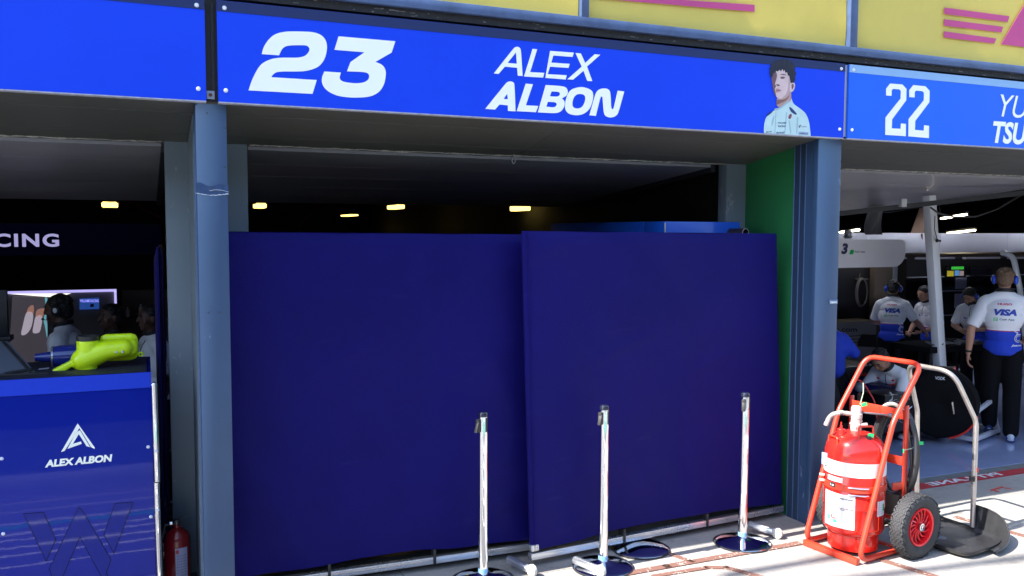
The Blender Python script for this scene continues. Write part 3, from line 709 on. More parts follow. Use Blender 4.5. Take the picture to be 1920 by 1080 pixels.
# ================================================================== WHEELED EXTINGUISHER
m_red = mat('extinguisher_red', (.60, .018, .012), .22, var=.04, vs=5, coat=.5)
m_redf = mat('frame_red', (.60, .045, .02), .33, var=.08, vs=6, coat=.2)
m_tyre = mat('tyre_rubber', (.035, .035, .038), .75, var=.25, vs=20, bump=.4, bs=90)
m_hub = mat('hub_red', (.75, .012, .02), .3, coat=.3)
m_beige = mat('valve_beige', (.62, .47, .42), .45, var=.2, vs=60)
m_lab = mat('label_white', (.74, .74, .76), .45)
m_grn = mat('seal_green', (.02, .55, .16), .4)
E8 = R(8)
ec = thing('wheeled_extinguisher', (4.06, -.375, 0), 'big red wheeled fire extinguisher with black rubber tyres', 'fire extinguisher', None, E8)
def arc(c, r, a0, a1, ax, ay, n=7):
    c, ax, ay = Vector(c), Vector(ax), Vector(ay)
    return [c+(ax*math.cos(a)+ay*math.sin(a))*r for a in [a0+(a1-a0)*i/(n-1) for i in range(n)]]
zt = 1.18
pts = []
def fillet(P, rad, n=6):
    P = [Vector(p) for p in P]; out = [P[0]]
    for i in range(1, len(P)-1):
        a, b, c = P[i-1], P[i], P[i+1]; u = (a-b).normalized(); v = (c-b).normalized()
        th = math.acos(max(-1, min(1, u.dot(v)))); rr = rad[i-1] if isinstance(rad, (list, tuple)) else rad
        tl = min(rr/math.tan(th/2), (a-b).length*.48, (c-b).length*.48)
        p0, p1 = b+u*tl, b+v*tl
        for k in range(n+1):
            t = k/n; out.append(p0*(1-t)**2+b*2*t*(1-t)+p1*t*t)
    out.append(P[-1]); return out
P = [(0.02, -.2, .025), (-.43, -.2, .025), (-.375, -.2, .10), (-.13, -.2, .84), (.14, -.2, zt), (.14, .2, zt), (-.13, .2, .84), (-.375, .2, .10), (-.43, .2, .025), (0.02, .2, .025)]
P = [(0.02, -.2, .025), (-.425, -.2, .025), (-.13, -.2, .84), (.14, -.2, zt), (.14, .2, zt), (-.13, .2, .84), (-.425, .2, .025), (0.02, .2, .025)]
MB().tube(fillet(P, [.07, .25, .075, .075, .25, .07], 8), .0165, 14).build('frame_tube', m_redf, ec, world=False)
MB().bar((-.425, -.2, .022), (-.425, .2, .022), .035, .036, .003).build('base_bar', m_redf, ec, world=False); MB().bar((-.02, -.2, .025), (-.02, .2, .025), .035, .012).build('base_bar', m_redf, ec, world=False)
for v in (-.2, .2): MB().box(-.018, .018, v-.006, v+.006, .19, .93, .002).build('strut', m_redf, ec, world=False)
MB().box(-.024, -.018, -.195, .195, .845, .905, .001).build('cross_bar', m_redf, ec, world=False)
MB().box(-.024, -.018, -.195, .195, .555, .61, .001).build('cross_bar', m_redf, ec, world=False)
MB().cyl((0, -.31, .2), (0, .31, .2), .013).build('axle', m_redf, ec, world=False)
# vessel
cu_ = -.215; RV = .183
prof = [(.150, .03), (.152, .10), (.150, .125), (.168, .135), (.180, .155), (RV, .18), (RV, .30), (RV+.0015, .302), (RV+.0015, .306), (RV, .308), (RV, .60), (RV-.001, .605), (RV-.0005, .61), (.181, .635), (.170, .68), (.148, .715), (.115, .742), (.07, .757), (.035, .762), (0, .763)]
MB().lathe(prof, (cu_, 0, 0), 'Z', 72).build('vessel', m_red, ec, world=False, ang=50)
mb = MB(); mb.lathe([(RV+.0015, .41), (RV+.006, .412), (RV+.006, .448), (RV+.0015, .45)], (cu_, 0, 0), 'Z', 64, closed=True)
mb.bar((cu_+.12, -.185, .43), (-.0, -.2, .43), .006, .045); mb.bar((cu_+.12, .185, .43), (-.0, .2, .43), .006, .045)
mb.build('clamp_band', m_redf, ec, world=False)
def vm(a, z, r=RV, d=.0012): return Vector((cu_+(r+d)*math.cos(a), (r+d)*math.sin(a), z))
# camera faces the vessel from azimuth AV in the cart's frame
AV = math.atan2(CAM.y+.40, CAM.x-3.85)-E8
def patch(mb, a0, a1, z0, z1, d=.001, n=10, r=RV):
    mb.grid(lambda u, v: vm(AV+a0+(a1-a0)*u, z0+(z1-z0)*v, r, d), n, 1)
mb = MB(); patch(mb, -1.75, 1.75, .505, .592, .0012, 60); band = mb.build('white_band', m_lab, ec, world=False, fixn=False)
mb = MB(); patch(mb, -1.0, -.38, .462, .492); mb.build('label', m_lab, ec, world=False, fixn=False)
mb = MB(); patch(mb, -.86, -.62, .425, .455, .0075); lb = mb.build('label', m_rub, ec, world=False, fixn=False)
def vtext(mb, s, a0, a1, z0, z1, d=.0022, **k): text_fit(mb, s, lambda u, v: vm(AV+a0+(a1-a0)*u, z0+(z1-z0)*v, RV, d), 0, 1, 0, 1, **k)
mb = MB(); vtext(mb, '1 m', -.81, -.67, .432, .448, .0085, bold=.02); mb.build('label_print', m_lab, lb, world=False, fixn=False)
mb = MB(); patch(mb, -1.12, .04, .178, .392, .0014, 24); lb = mb.build('label', m_lab, ec, world=False, fixn=False)
mb = MB(); vtext(mb, 'Chubb', -1.0, -.58, .362, .382, bold=.02); vtext(mb, 'WHEELED EXTINGUISHER', -.47, -.03, .360, .368, bold=.04)
vtext(mb, 'MULTI PURPOSE', -.45, -.02, .300, .306, bold=.03); vtext(mb, 'POWDER', -.45, -.28, .291, .297, bold=.03)
for i in range(9): vtext(mb, 'lllllll lllll', -.82, -.76, .35-.017*i, .352-.017*i)
mb.build('label_print', mat('print_dark', (.05, .05, .06), .6), lb, world=False, fixn=False)
mb = MB(); patch(mb, -.98, -.80, .215, .245, .0022); patch(mb, -.70, -.55, .205, .225, .0022); mb.build('label_print', mat('print_teal', (.1, .55, .4), .6), lb, world=False, fixn=False)
mb = MB(); patch(mb, -.78, -.73, .228, .255, .0022); patch(mb, -.75, -.58, .228, .236, .0022); mb.build('label_print', mat('print_redd', (.6, .05, .05), .6), lb, world=False, fixn=False)
mb = MB(); patch(mb, .82, 1.22, .262, .355, .0016); lb = mb.build('label', m_lab, ec, world=False, fixn=False)
mb = MB(); patch(mb, 1.10, 1.22, .29, .335, .0024); mb.build('label_print', mat('print_green', (.05, .3, .12), .6), lb, world=False, fixn=False)
mb = MB(); 
for i in range(6): vtext(mb, 'llll ll lllll', .85, 1.08, .342-.013*i, .3455-.013*i, .0024)
mb.build('label_print', MT['print_dark'], lb, world=False, fixn=False)
# panel outline on the vessel, shiny clasps
mb = MB()
for a0, a1, z in ((.04, .90, .172), (-.05, .9, .405)): mb.tube([vm(AV+a0+(a1-a0)*k/16, z, RV, .001) for k in range(17)], .0013, 4)
mb.tube([vm(AV+.9, .172+.233*k/6, RV, .001) for k in range(7)], .0013, 4); mb.build('raised_seam', m_redf, ec, world=False)
mb = MB()
for z in (.398, .443): mb.tube([vm(AV-.18+.62*k/12, z, RV, .010) for k in range(13)], .005, 8)
mb.build('clasp', m_chrome, ec, world=False)
mb = MB()
for z in (.475, .44): mb.tube([vm(AV-1.22, z, RV, .004), vm(AV-1.30, z, RV, .03)], .008, 8)
mb.build('clamp_bolt', m_beige, ec, world=False)
# valve
mb = MB().lathe([(.030, .755), (.033, .765), (.033, .84), (.036, .842), (.036, .868), (.032, .872), (.031, .905), (.026, .915), (0, .915)], (cu_-.0, 0, 0), 'Z', 20)
mb.cyl((cu_, -.02, .80), (cu_+.045, -.045, .80), .012); 
for k in range(10):
    a = k*.628; mb.box(cu_+.034*math.cos(a)-.004, cu_+.034*math.cos(a)+.004, .034*math.sin(a)-.004, .034*math.sin(a)+.004, .78+.02*(k % 3), .79+.02*(k % 3))
mb.build('valve', m_beige, ec, world=False)
mb = MB(); a0 = AV-1.15
o1 = Vector((math.cos(a0), math.sin(a0), 0)); base = Vector((cu_, 0, 0))
hp = fillet([base+Vector((0, 0, .865))+o1*.03, base+o1*.10+Vector((0, 0, .875)), base+o1*.165+Vector((0, 0, .86)), base+o1*.20+Vector((0, 0, .78))], .06, 8)
rs = []; pts = []
for i in range(len(hp)-1):
    for k in range(4):
        pts.append(hp[i].lerp(hp[i+1], k/4)); rs.append(.0125+(.003 if len(pts) % 2 else 0))
mb.tube(pts, .015, 12, rs=rs); mb.build('corrugated_hose', mat('hose_grey', (.42, .38, .36), .5), ec, world=False)
mb = MB(); o2 = base+Vector((math.cos(AV-.9), math.sin(AV-.9), 0))*.11
mb.lathe([(.024, .70), (.024, .775), (.02, .78), (0, .78)], (o2.x, o2.y, 0), 'Z', 16); mb.lathe([(.008, .78), (.008, .80), (.004, .802), (.004, .82), (0, .822)], (o2.x, o2.y, 0), 'Z', 10)
mb.build('relief_valve', m_red, ec, world=False)
for a, rr, hh in ((AV+.55, .11, .075), (AV-1.0, .155, .03)):
    c = base+Vector((math.cos(a), math.sin(a), 0))*rr; tdir = Vector((-math.sin(a), math.cos(a), 0)) if a > AV else Vector((-math.sin(a), math.cos(a), 0))
    zb_ = .735 if rr < .13 else .70
    MB().tube(fillet([c-tdir*.048+Vector((0, 0, zb_-.03)), c-tdir*.048+Vector((0, 0, zb_+hh)), c+tdir*.048+Vector((0, 0, zb_+hh)), c+tdir*.048+Vector((0, 0, zb_-.03))], .015), .006, 8).build('lifting_handle', m_redf, ec, world=False)
c = base+Vector((math.cos(AV+.7), math.sin(AV+.7), 0))*.115
mb = MB().lathe([(.018, .733), (.018, .748), (.014, .752), (0, .752)], (c.x, c.y, 0), 'Z', 14); mb.build('plug', m_rub, ec, world=False)
def seal(p, dr, name='seal_tag'):
    p = Vector(p); dr = Vector(dr).normalized(); mb = MB(); mb.bar(p, p+dr*.035, .004, .022, .001); mb.build(name, m_grn, ec, world=False)
seal(base+Vector((.02, -.02, .922)), (.7, -.5, .25)); seal((c.x-.01, c.y, .757), (.6, -.7, 0)); seal((-.05, -.215, .66), (-.6, -.6, .03)); seal((.10, -.215, .685), (.8, -.5, .03))
MB().tube([base+Vector((.02, -.01, .925)), base+Vector((.035, -.02, 1.0)), base+Vector((.045, -.01, 1.06))], .0025, 5).build('cable_tie', m_grn if 0 else mat('tie_pale', (.45, .6, .42), .5), ec, world=False)
MB().tube([(-.05, -.215, .66), (.02, -.23, .665), (.10, -.215, .685)], .002, 5).build('cable_tie', MT['tie_pale'], ec, world=False)
c = vm(AV-1.15, .62, RV, .012)
mb = MB().bar(c, c+Vector((0, 0, -.075)), .004, .04); mb.build('hang_tag', mat('tag_blue', (.35, .42, .65), .5), ec, world=False)
# gas lever between valve and cross bar
mb = MB(); mb.tube([base+Vector((.03, -.02, .875)), (-.07, -.12, .865)], .006, 8); mb.sphere(Vector((-.06, -.13, .865)), .015); mb.build('lever', mat('lever_grey', (.2, .19, .2), .4, .4), ec, world=False)
# hose coil behind
mb = MB()
for k, (ry, rz_, xo) in enumerate(((.155, .31, .045), (.150, .30, .072), (.145, .29, .098), (.13, .27, .06), (.135, .28, .12))):
    mb.tube([(xo+.008*math.sin(3*a+k), -.085+(ry)*math.cos(a)+.004*k, .60+rz_*math.sin(a)) for a in [i*math.pi/24 for i in range(48)]], .0125, 8, closed=True)
mb.build('hose_coil', mat('hose_black', (.03, .03, .033), .45), ec, world=False)
MB().tube([(.03, -.085+.16*math.cos(a), .60+.318*math.sin(a)) for a in [R(50)+i*R(80)/12 for i in range(13)]], .013, 8).build('pale_hose', mat('hose_pale', (.36, .33, .30), .5), ec, world=False)
MB().box(.03, .10, -.14, -.02, .20, .34, .01).build('hose_bracket', mat('olive', (.13, .13, .10), .6), ec, world=False)
# wheels
def wheel(v, face):
    mb = MB(); Rw = .198; W = .046
    prof = [(.118, -W*.75), (.135, -W*.95), (.165, -W), (.186, -W*.9), (.196, -W*.6), (Rw, 0), (.196, W*.6), (.186, W*.9), (.165, W), (.135, W*.95), (.118, W*.75)]
    mb.lathe(prof, (0, v, .198), 'Y', 64, cap=False)
    rnd = random.Random(3)
    for row in range(-3, 4):      # tread blocks
        for k in range(46):
            a = 2*math.pi*(k+(.5 if row % 2 else 0))/46; rr = Rw-.0007-.0035*(row/3)**2
            cc = Vector((rr*math.cos(a), v+row*.0125, .198+rr*math.sin(a))); rad = Vector((math.cos(a), 0, math.sin(a))); tan = Vector((-math.sin(a), 0, math.cos(a)))
            t2 = (tan+Vector((0, .45*(1 if k % 2 else -1), 0))).normalized(); ay = rad.cross(t2)
            mb.obox(cc, t2, ay, rad, (.020, .0085, .006))
    w_ = mb.build('tyre', m_tyre, ec, world=False, ang=50)
    s = face
    mb = MB(); MB().lathe([(.1085, s*W*.06), (.030, s*W*-.05)], (0, v, .198), 'Y', 48, cap=False).build('rim_dish', mat('hub_shade_red', (.20, .006, .010), .5), w_, world=False)  # darker red puts the recess shade behind the spokes into the colour
    mb.lathe([(.120, s*W*.70), (.118, s*W*.95), (.106, s*W*.88), (.104, s*W*.0)], (0, v, .198), 'Y', 48, cap=False)
    mb.lathe([(.034, s*W*.0), (.032, s*W*.62), (0, s*W*.62)], (0, v, .198), 'Y', 24, cap=False)
    for k in range(14):
        a = 2*math.pi*k/14; pts = [(r*math.cos(a+.55*(r/.107)**2), v+s*W*(.42), .198+r*math.sin(a+.55*(r/.107)**2)) for r in (.03, .055, .08, .107)]
        mb.tube(pts, .0052, 6)
    mb.build('rim', m_hub, w_, world=False)
    MB().lathe([(.024, s*W*.75), (.024, s*W*1.0), (.017, s*W*1.02), (.016, s*W*.85), (.011, s*W*.85), (.010, s*W*1.05), (0, s*W*1.07)], (0, v, .198), 'Y', 24).build('bearing', m_chrome, w_, world=False)
wheel(-.285, -1); wheel(.262, 1)

# ================================================================== HAND TRUCK
m_steel = mat('worn_steel', (.52, .47, .44), .32, .75, var=.15, vs=14, bump=.1, bs=60)
m_plate = mat('toe_plate_black', (.022, .022, .024), .34, var=.25, vs=7, bump=.12, bs=60)
ht = thing('hand_truck', (4.8, -.3, 0), 'bare steel hand truck with black toe plate parked behind the wheeled extinguisher', 'hand truck')
P = [(4.80, -.045, .03), (4.793, -.028, .74), (4.66, -.05, 1.085), (4.66, -.42, 1.085), (4.857, -.45, .74), (4.795, -.50, .045)]
MB().tube(fillet(P, [.12, .09, .12, .12], 8), .0165, 14).build('frame_tube', m_steel, ht)
mb = MB()
outl = smooth_loop([(4.36, -.36), (4.31, -.56), (4.315, -.72), (4.355, -.822), (4.47, -.825), (4.65, -.79), (4.765, -.73), (4.80, -.62), (4.802, -.50), (4.79, -.30), (4.79, -.05), (4.60, -.02), (4.42, -.06)], 4)
cx_, cy_ = 4.56, -.45
def ring(k, z): return [(cx_+(x-cx_)*k, cy_+(y-cy_)*k, z) for x, y in outl]
rings = [[mb.bm.verts.new(v) for v in ring(k, z)] for k, z in ((.0001, .026), (.86, .026), (.93, .030), (.97, .045), (1.0, .047), (1.005, .040), (.97, .018), (.9, .012), (.0001, .012))]
for A, B in zip(rings, rings[1:]):
    for i in range(len(A)): j = (i+1) % len(A); mb._face((A[i], A[j], B[j], B[i]), True)
mb.build('toe_plate', m_plate, ht, ang=50)
# upright side wing, curved, thick
wp = [(4.56, -.835, .032), (4.68, -.81, .045), (4.775, -.755, .085), (4.82, -.68, .15), (4.835, -.58, .175), (4.83, -.47, .175)]
wp = [tuple(Vector(wp[max(i-1,0)])*((1-t)**2*.5)+Vector(wp[i])*(.5+t-t*t)+Vector(wp[min(i+1, 5)])*(t*t*.5)) for i in range(6) for t in (0, .25, .5, .75)]
def wing(u, v):
    k = u*(len(wp)-1); i = min(int(k), len(wp)-2); f = k-i
    p = Vector(wp[i]).lerp(Vector(wp[i+1]), f); c = Vector((cx_, cy_+.0, 0)); o = (Vector((p.x, p.y, 0))-Vector((4.58, -.55, 0))).normalized()
    b = Vector((p.x, p.y, .032))-o*.03
    q = b.lerp(p, v) + o*(.02*v)
    return q
mb = MB(); mb.grid(wing, 30, 6); mb.grid(lambda u, v: wing(u, 1-v)+Vector((.009, -.004, -.002)), 30, 6)
mb.tube([wing(k/30, 1)+Vector((.0045, -.002, 0)) for k in range(31)], .007, 8)
mb.build('side_wing', m_plate, ht, ang=60)
mb = MB(); g0 = Vector((4.47, -.53, .0275)); mb.lathe([(.035, 0), (.034, .0012), (0, .0015)], (g0.x, g0.y, g0.z), 'Z', 20); mb.build('pad_sticker', mat('sticker_grey', (.16, .17, .19), .5), ht)
MB().tube([at(1829, 884, Y=-.50)+Vector((0, -.017, .03)), at(1829, 884, Y=-.50)+Vector((0, -.017, -.0))], .006, 6).build('red_tape', mat('tape_red', (.6, .05, .04), .5), ht)
mb = MB(); 
for z in (.36, .375): mb.tube([(4.80, -.48, z-.01), (4.80, -.48, z+.01)], .0185, 12)
mb.tube([(4.797, -.036, .24), (4.795, -.036, .42)], .0185, 12)
mb.build('grip_tape', m_rub, ht)

# ================================================================== SMALL EXTINGUISHER
m_dred = mat('dark_red', (.22, .006, .008), .25, coat=.5)
p = at(334, 1075, Y=.55)
se = thing('small_extinguisher', (p.x, .60, 0), 'small red fire extinguisher standing between the blue cabinet and the left post', 'fire extinguisher')
zt_ = at(334, 968, Y=.6).z
H_ = zt_-.06
MB().lathe([(.068, 0), (.07, .01), (.07, H_-.07), (.062, H_-.035), (.035, H_-.01), (.02, H_), (.02, H_+.015)], n=36).build('vessel', m_dred, se, world=False)
mb = MB().lathe([(.018, H_+.015), (.018, H_+.04), (.012, H_+.045), (0, H_+.046)], n=16); mb.bar((-.005, 0, H_+.04), (.055, -.03, H_+.075), .014, .008, .002); mb.bar((-.005, 0, H_+.028), (.05, -.03, H_+.025), .014, .006, .002)
mb.build('valve', mat('valve_dark', (.1, .1, .1), .35, .7), se, world=False)
MB().lathe([(.013, -.006), (.013, .006)], (-.03, -.015, H_+.03), 'X', 14).build('gauge', m_chrome, se, world=False)
MB().tube([(.0, 0, H_+.02), (-.06, .0, H_+.02), (-.085, .0, H_-.08), (-.082, 0, .25), (-.08, 0, .12)], .009, 8).build('hose', m_rub, se, world=False)
av = math.atan2(CAM.y-.6, CAM.x-p.x)
mb = MB(); mb.grid(lambda u, v: Vector((.0712*math.cos(av-.15+.95*u), .0712*math.sin(av-.15+.95*u), H_-.30+.20*v)), 10, 1)
lb = mb.build('label', mat('label_lilac', (.42, .42, .6), .5), se, world=False, fixn=False)
mb = MB()
for i in range(9): text_fit(mb, 'lllll lll lllllll', lambda u, v: Vector((.072*math.cos(av-.05+.75*u), .072*math.sin(av-.05+.75*u), H_-.145-.016*i+.005*v)), 0, 1, 0, 1)
mb.build('label_print', MT['print_dark'], lb, world=False, fixn=False)
mb = MB(); mb.grid(lambda u, v: Vector((.0722*math.cos(av-.1+.2*u), .0722*math.sin(av-.1+.2*u), H_-.13+.022*v)), 4, 1); mb.build('label_print', MT['print_redd'], lb, world=False, fixn=False)

# ================================================================== BLUE CABINET
m_cab = mat('cabinet_blue', (.004, .014, .25), .04, bump=.035, bs=7, spec=.42)
m_cab2 = mat('cabinet_sky_sheen', (.004, .032, .50), .3, spec=.25)  # brighter blue puts the sky's reflection into the sloped facet's colour
cb = thing('blue_cabinet', (-.9, .65, 0), 'glossy blue pit cabinet with white triangular emblem and name, chrome edge', 'cabinet')
YC = .35; xr = -.205
mb = MB(); pr = [(YC, .10), (YC, 1.185), (YC+.035, 1.262), (1.0, 1.262), (1.0, .10)]
A = [mb.bm.verts.new((-2.0, y, z)) for y, z in pr]; B = [mb.bm.verts.new((xr-.02, y, z)) for y, z in pr]
mb._face(A); mb._face(B[::-1])
for i in range(5): mb._face((A[i], A[(i+1) % 5], B[(i+1) % 5], B[i]))
body = mb.build('body', m_cab, cb)
mb = MB(); vs = [(-2.0, YC-.001, 1.187), (xr-.02, YC-.001, 1.187), (xr-.02, YC+.034, 1.262), (-2.0, YC+.034, 1.262)]
A = [mb.bm.verts.new(v) for v in vs]; B = [mb.bm.verts.new(Vector(v)+Vector((0, -.003, .001))) for v in vs]; mb._face(A); mb._face(B[::-1])
for i in range(4): mb._face((A[i], A[(i+1) % 4], B[(i+1) % 4], B[i]))
mb.build('sloped_edge', m_cab2, cb)
for x in (-1.85, -.35):
    for y in (.45, .9): MB().lathe([(.05, -.015), (.05, .015)], (x, y, .05), 'X', 20).build('wheel', m_rub, cb)
mb = MB(); e = at(290, 720, Y=YC-.01)
for (a_, b_) in ((1.20, .69), (.685, .10)): mb.tube([(xr-.006, YC-.008, a_), (xr-.004, YC-.008, (a_+b_)/2), (xr-.002, YC-.008, b_)], .015, 14)
mb.sphere(Vector((xr-.006, YC-.006, 1.20)), .017)
mb.build('chrome_edge', m_chrome, cb)
MB().box(-1.98, xr-.04, YC+.045, .98, 1.2625, 1.266).build('top_matte_sheet', mat('top_matte_sheet', (.008, .010, .03), .6), cb)  # matte sheet added to keep the lamp's reflection off the cabinet top
for px, py in ((3, 860), (6, 1001), (278, 838), (283, 969)):
    p = at(px, py, Y=YC); MB().lathe([(0, -.006), (.006, -.005), (.009, 0), (.011, .001)], (p.x, YC, p.z), 'Y', 12).build('rivet', m_boltw, cb)
for z in (.855, .54):
    MB().lathe([(0, -.028), (.007, -.027), (.009, -.022)], (xr-.004, YC, z), 'Y', 12).build('rivet', m_boltw, cb)
fc = fmap(0, 780, 3.6, YC-.0015)
mb = MB()
mb.plate([[(524, 50), (412, 243), (436, 236), (536, 82), (614, 210), (638, 222), (640, 214)]], fc, .0012)
mb.plate([[(508, 122), (455, 222), (552, 188), (546, 172), (492, 188), (532, 122), (584, 204), (608, 210), (540, 96), (516, 108)]], fc, .0012)
mb.build('emblem', m_white, body)
mb = MB(); a = at(84, 874, Y=YC-.0015); b = at(211, 869, Y=YC-.0015); zc = at(147, 857, Y=YC).z-at(147, 871, Y=YC).z
z0 = at(147, 871, Y=YC).z
text_fit(mb, 'ALEX ALBON', lambda u, v: Vector((a.x+(b.x-a.x)*u, YC-.0015, z0+zc*v)), 0, 1, 0, 1, shear=.15, bold=.05)
mb.build('name_lettering', m_white, body, fixn=False)
m_w = mat('emblem_shadow_blue', (.001, .003, .05), .2, spec=.2)  # dark outline paints the inner shadow of the recessed emblem
m_w2 = mat('emblem_inner_blue', (.004, .014, .22), .05, spec=.4)
WL = ([(155, 657), (295, 648), (380, 832), (312, 985)], [(530, 612), (330, 1030), (355, 1110), (415, 1110), (540, 822), (695, 1110), (745, 1110), (720, 1060), (752, 968), (560, 640)], [(775, 588), (902, 580), (768, 932), (698, 800)])
mb = MB()
for l in WL: mb.plate([l], fc, .001)
wm = mb.build('large_emblem', m_w, body)
mb = MB(); fc2 = fmap(0, 780, 3.6, YC-.0028)
for l in WL:
    cxx = sum(p[0] for p in l)/len(l); cyy = sum(p[1] for p in l)/len(l)
    n_ = len(l); ins = []
    for i in range(n_):
        p0, p1, p2 = Vector(l[i-1]), Vector(l[i]), Vector(l[(i+1) % n_]); d1 = (p1-p0).normalized(); d2 = (p2-p1).normalized()
        area = sum(l[k][0]*l[(k+1) % n_][1]-l[(k+1) % n_][0]*l[k][1] for k in range(n_))
        s_ = 1 if area > 0 else -1
        n1 = Vector((-d1.y, d1.x))*s_; n2 = Vector((-d2.y, d2.x))*s_; bi = (n1+n2); k = 5/max(.35, (1+n1.dot(n2))) ; ins.append(tuple(p1+bi*k))
    mb.plate([ins], fc2, .0008)
mb.build('emblem_face', m_w2, wm)
# tray edge, things on the top
m_neon = mat('neon_yellow', (.72, 1., .01), .35, coat=.2)
S = 407.; YN = .62
def nz(px, py, y=YN): return at(px, py, Y=y)
def remesh(objs_mb, voxel, name, m, parent, world=True, smooth=4, tf=None, ang=180):
    bm = objs_mb.bm; me = bpy.data.meshes.new('r'); bm.to_mesh(me); bm.free(); o = bpy.data.objects.new('r', me); COL.objects.link(o)
    md = o.modifiers.new('r', 'REMESH'); md.mode = 'VOXEL'; md.voxel_size = voxel
    if smooth: s = o.modifiers.new('s', 'SMOOTH'); s.iterations = smooth; s.factor = .5
    dg = bpy.context.evaluated_depsgraph_get(); me2 = bpy.data.meshes.new_from_object(o.evaluated_get(dg)); bpy.data.objects.remove(o)
    if tf: me2.transform(tf)
    mb = MB(); mb.bm.from_mesh(me2); bpy.data.meshes.remove(me2)
    return mb.build(name, m, parent, world=world, ang=ang) if name else mb
nd = thing('neon_duct', nz(170, 703), 'neon yellow moulded plastic duct lying on the blue cabinet', 'air duct')
mb = MB()
def caps(mb, a, b, r0, r1, n=10):
    a, b = Vector(a), Vector(b); L = (b-a).length; k = max(2, int(L/min(r0, r1)*2))
    mb.tube([a, b], r0, 20, rs=[r0, r1]); mb.sphere(a, r0, seg=16); mb.sphere(b, r1, seg=16)
caps(mb, nz(157, 675), nz(198, 657), .064, .056); caps(mb, nz(198, 657), nz(232, 652), .056, .048)
mb.cyl(nz(163, 700), nz(164, 637), .050, .054)
mb.obox(nz(223, 651, YN+.04), (1, 0, 0), (0, 1, 0), (0, 0, 1), (.195, .05, .150), .035)
mb.obox(nz(235, 652, YN+.015), (1, 0, 0), (0, 1, 0), (0, 0, 1), (.12, .05, .10), .03)
a, b = nz(100, 698), nz(140, 678); mb.bar(a, b, .05, .030, .004); mb.bar(a+Vector((.015, 0, -.006)), b, .06, .03, .004)
mb.cyl(nz(157, 704), nz(157, 698), .065, .062)
remesh(mb, .006, 'duct_shell', m_neon, nd, smooth=3)
mb = MB().lathe([(.05, -.014), (.056, -.010), (.056, .012), (.050, .016), (.044, .014), (.044, -.014)], nz(164, 634), 'Z', 32, closed=True); mb.build('collar', m_rub, nd)
mb = MB()
for px in (218, 230): mb.lathe([(0, -.004), (.006, -.003), (.008, 0)], nz(px, 660, YN-.048), 'Y', 12)
mb.build('stud', m_alu, nd)
q = nz(264, 664, YN+.03); MB().tube([q+Vector((.010*math.cos(a), 0, .010*math.sin(a))) for a in [i*math.pi/8 for i in range(16)]], .004, 8, closed=True).build('eyelet', m_neon, nd)
bc = thing('blue_nozzle', nz(105, 690, .8), 'dark blue cone-shaped nozzle with pale reflections behind the neon duct', 'nozzle')
c = nz(120, 668, .8); mb = MB()
mb.lathe([(.016, -.14), (.020, -.14), (.026, -.10), (.030, -.065), (.055, -.055), (.060, -.02), (.062, .05), (.06, .14), (0, .145)], c, 'X', 32)
mb.build('shell', mat('nozzle_blue', (.01, .025, .22), .15, coat=.8), bc)
MB().lathe([(.056, -.060), (.060, -.056), (.058, -.050)], c, 'X', 32).build('band', m_alu, bc)
MB().box(c.x-.05, c.x+.15, .75, .85, 1.262, c.z-.05, .005).build('cradle', m_rub, bc)
tr = thing('sloped_panel', (-1.0, .7, 1.26), 'dark grey sloped panel and tray on the left end of the cabinet top', 'panel')
a = nz(0, 640, .95); b = nz(75, 700, .75)
mb = MB(); vs = [nz(-60, 640, .9), nz(15, 640, .9), nz(70, 702, .55), nz(-60, 702, .55)]
A = [mb.bm.verts.new(v) for v in vs]; B = [mb.bm.verts.new(v+Vector((0, .02, -.02))) for v in vs]; mb._face(A); mb._face(B[::-1])
for i in range(4): mb._face((A[i], A[(i+1) % 4], B[(i+1) % 4], B[i]))
mb.build('board', mat('slate_panel', (.10, .12, .16), .35), tr)
MB().bar(nz(5, 640, .89), nz(62, 702, .54), .012, .012).build('groove', m_rub, tr)
mb = MB(); mb.bar(nz(-40, 705, .5), nz(92, 700, .5), .03, .012, .002); mb.bar(nz(10, 700, .55), nz(60, 692, .6), .03, .012, .002); mb.build('tray_edge', m_rub, tr)
MB().bar(nz(73, 692, .6), nz(92, 690, .6), .02, .004).build('clip', m_alu, tr)

# ================================================================== PEOPLE
m_skin = mat('skin', (.50, .26, .17), .5, var=.08, vs=12); m_skin2 = mat('skin_tan', (.38, .19, .12), .5, var=.08, vs=12); m_skin_dim = mat('skin_shaded', (.11, .05, .032), .5, var=.08, vs=12)  # the darkest skin has the dim left bay's shade put into its colour
m_shw = mat('shirt_white', (.82, .82, .86), .75, var=.03, vs=4, bump=.35, bs=9); m_shb = mat('shirt_blue', (.008, .045, .52), .75, var=.05, vs=4, bump=.35, bs=9)
m_shr = mat('shirt_red_line', (.5, .02, .03), .7)
m_trs = mat('trousers_black', (.005, .005, .007), .9, spec=.15, var=.2, vs=8, bump=.3, bs=14)
m_hairb = mat('hair_brown', (.16, .09, .05), .6, var=.5, vs=60, bump=1., bs=70); m_hairk = mat('hair_black', (.010, .009, .009), .55, var=.4, vs=60, bump=1., bs=70)
m_hsb = mat('headset_blue', (.01, .06, .5), .25, coat=.5); m_col_b = mat('collar_black', (.012, .012, .015), .6)
m_eye = mat('eye_dark', (.02, .015, .012), .3)
def capsule(mb, a, b, r0, r1):
    a, b = Vector(a), Vector(b); mb.tube([a, b], r0, 20, rs=[r0, r1]); mb.sphere(a, r0, seg=16); mb.sphere(b, r1, seg=16)
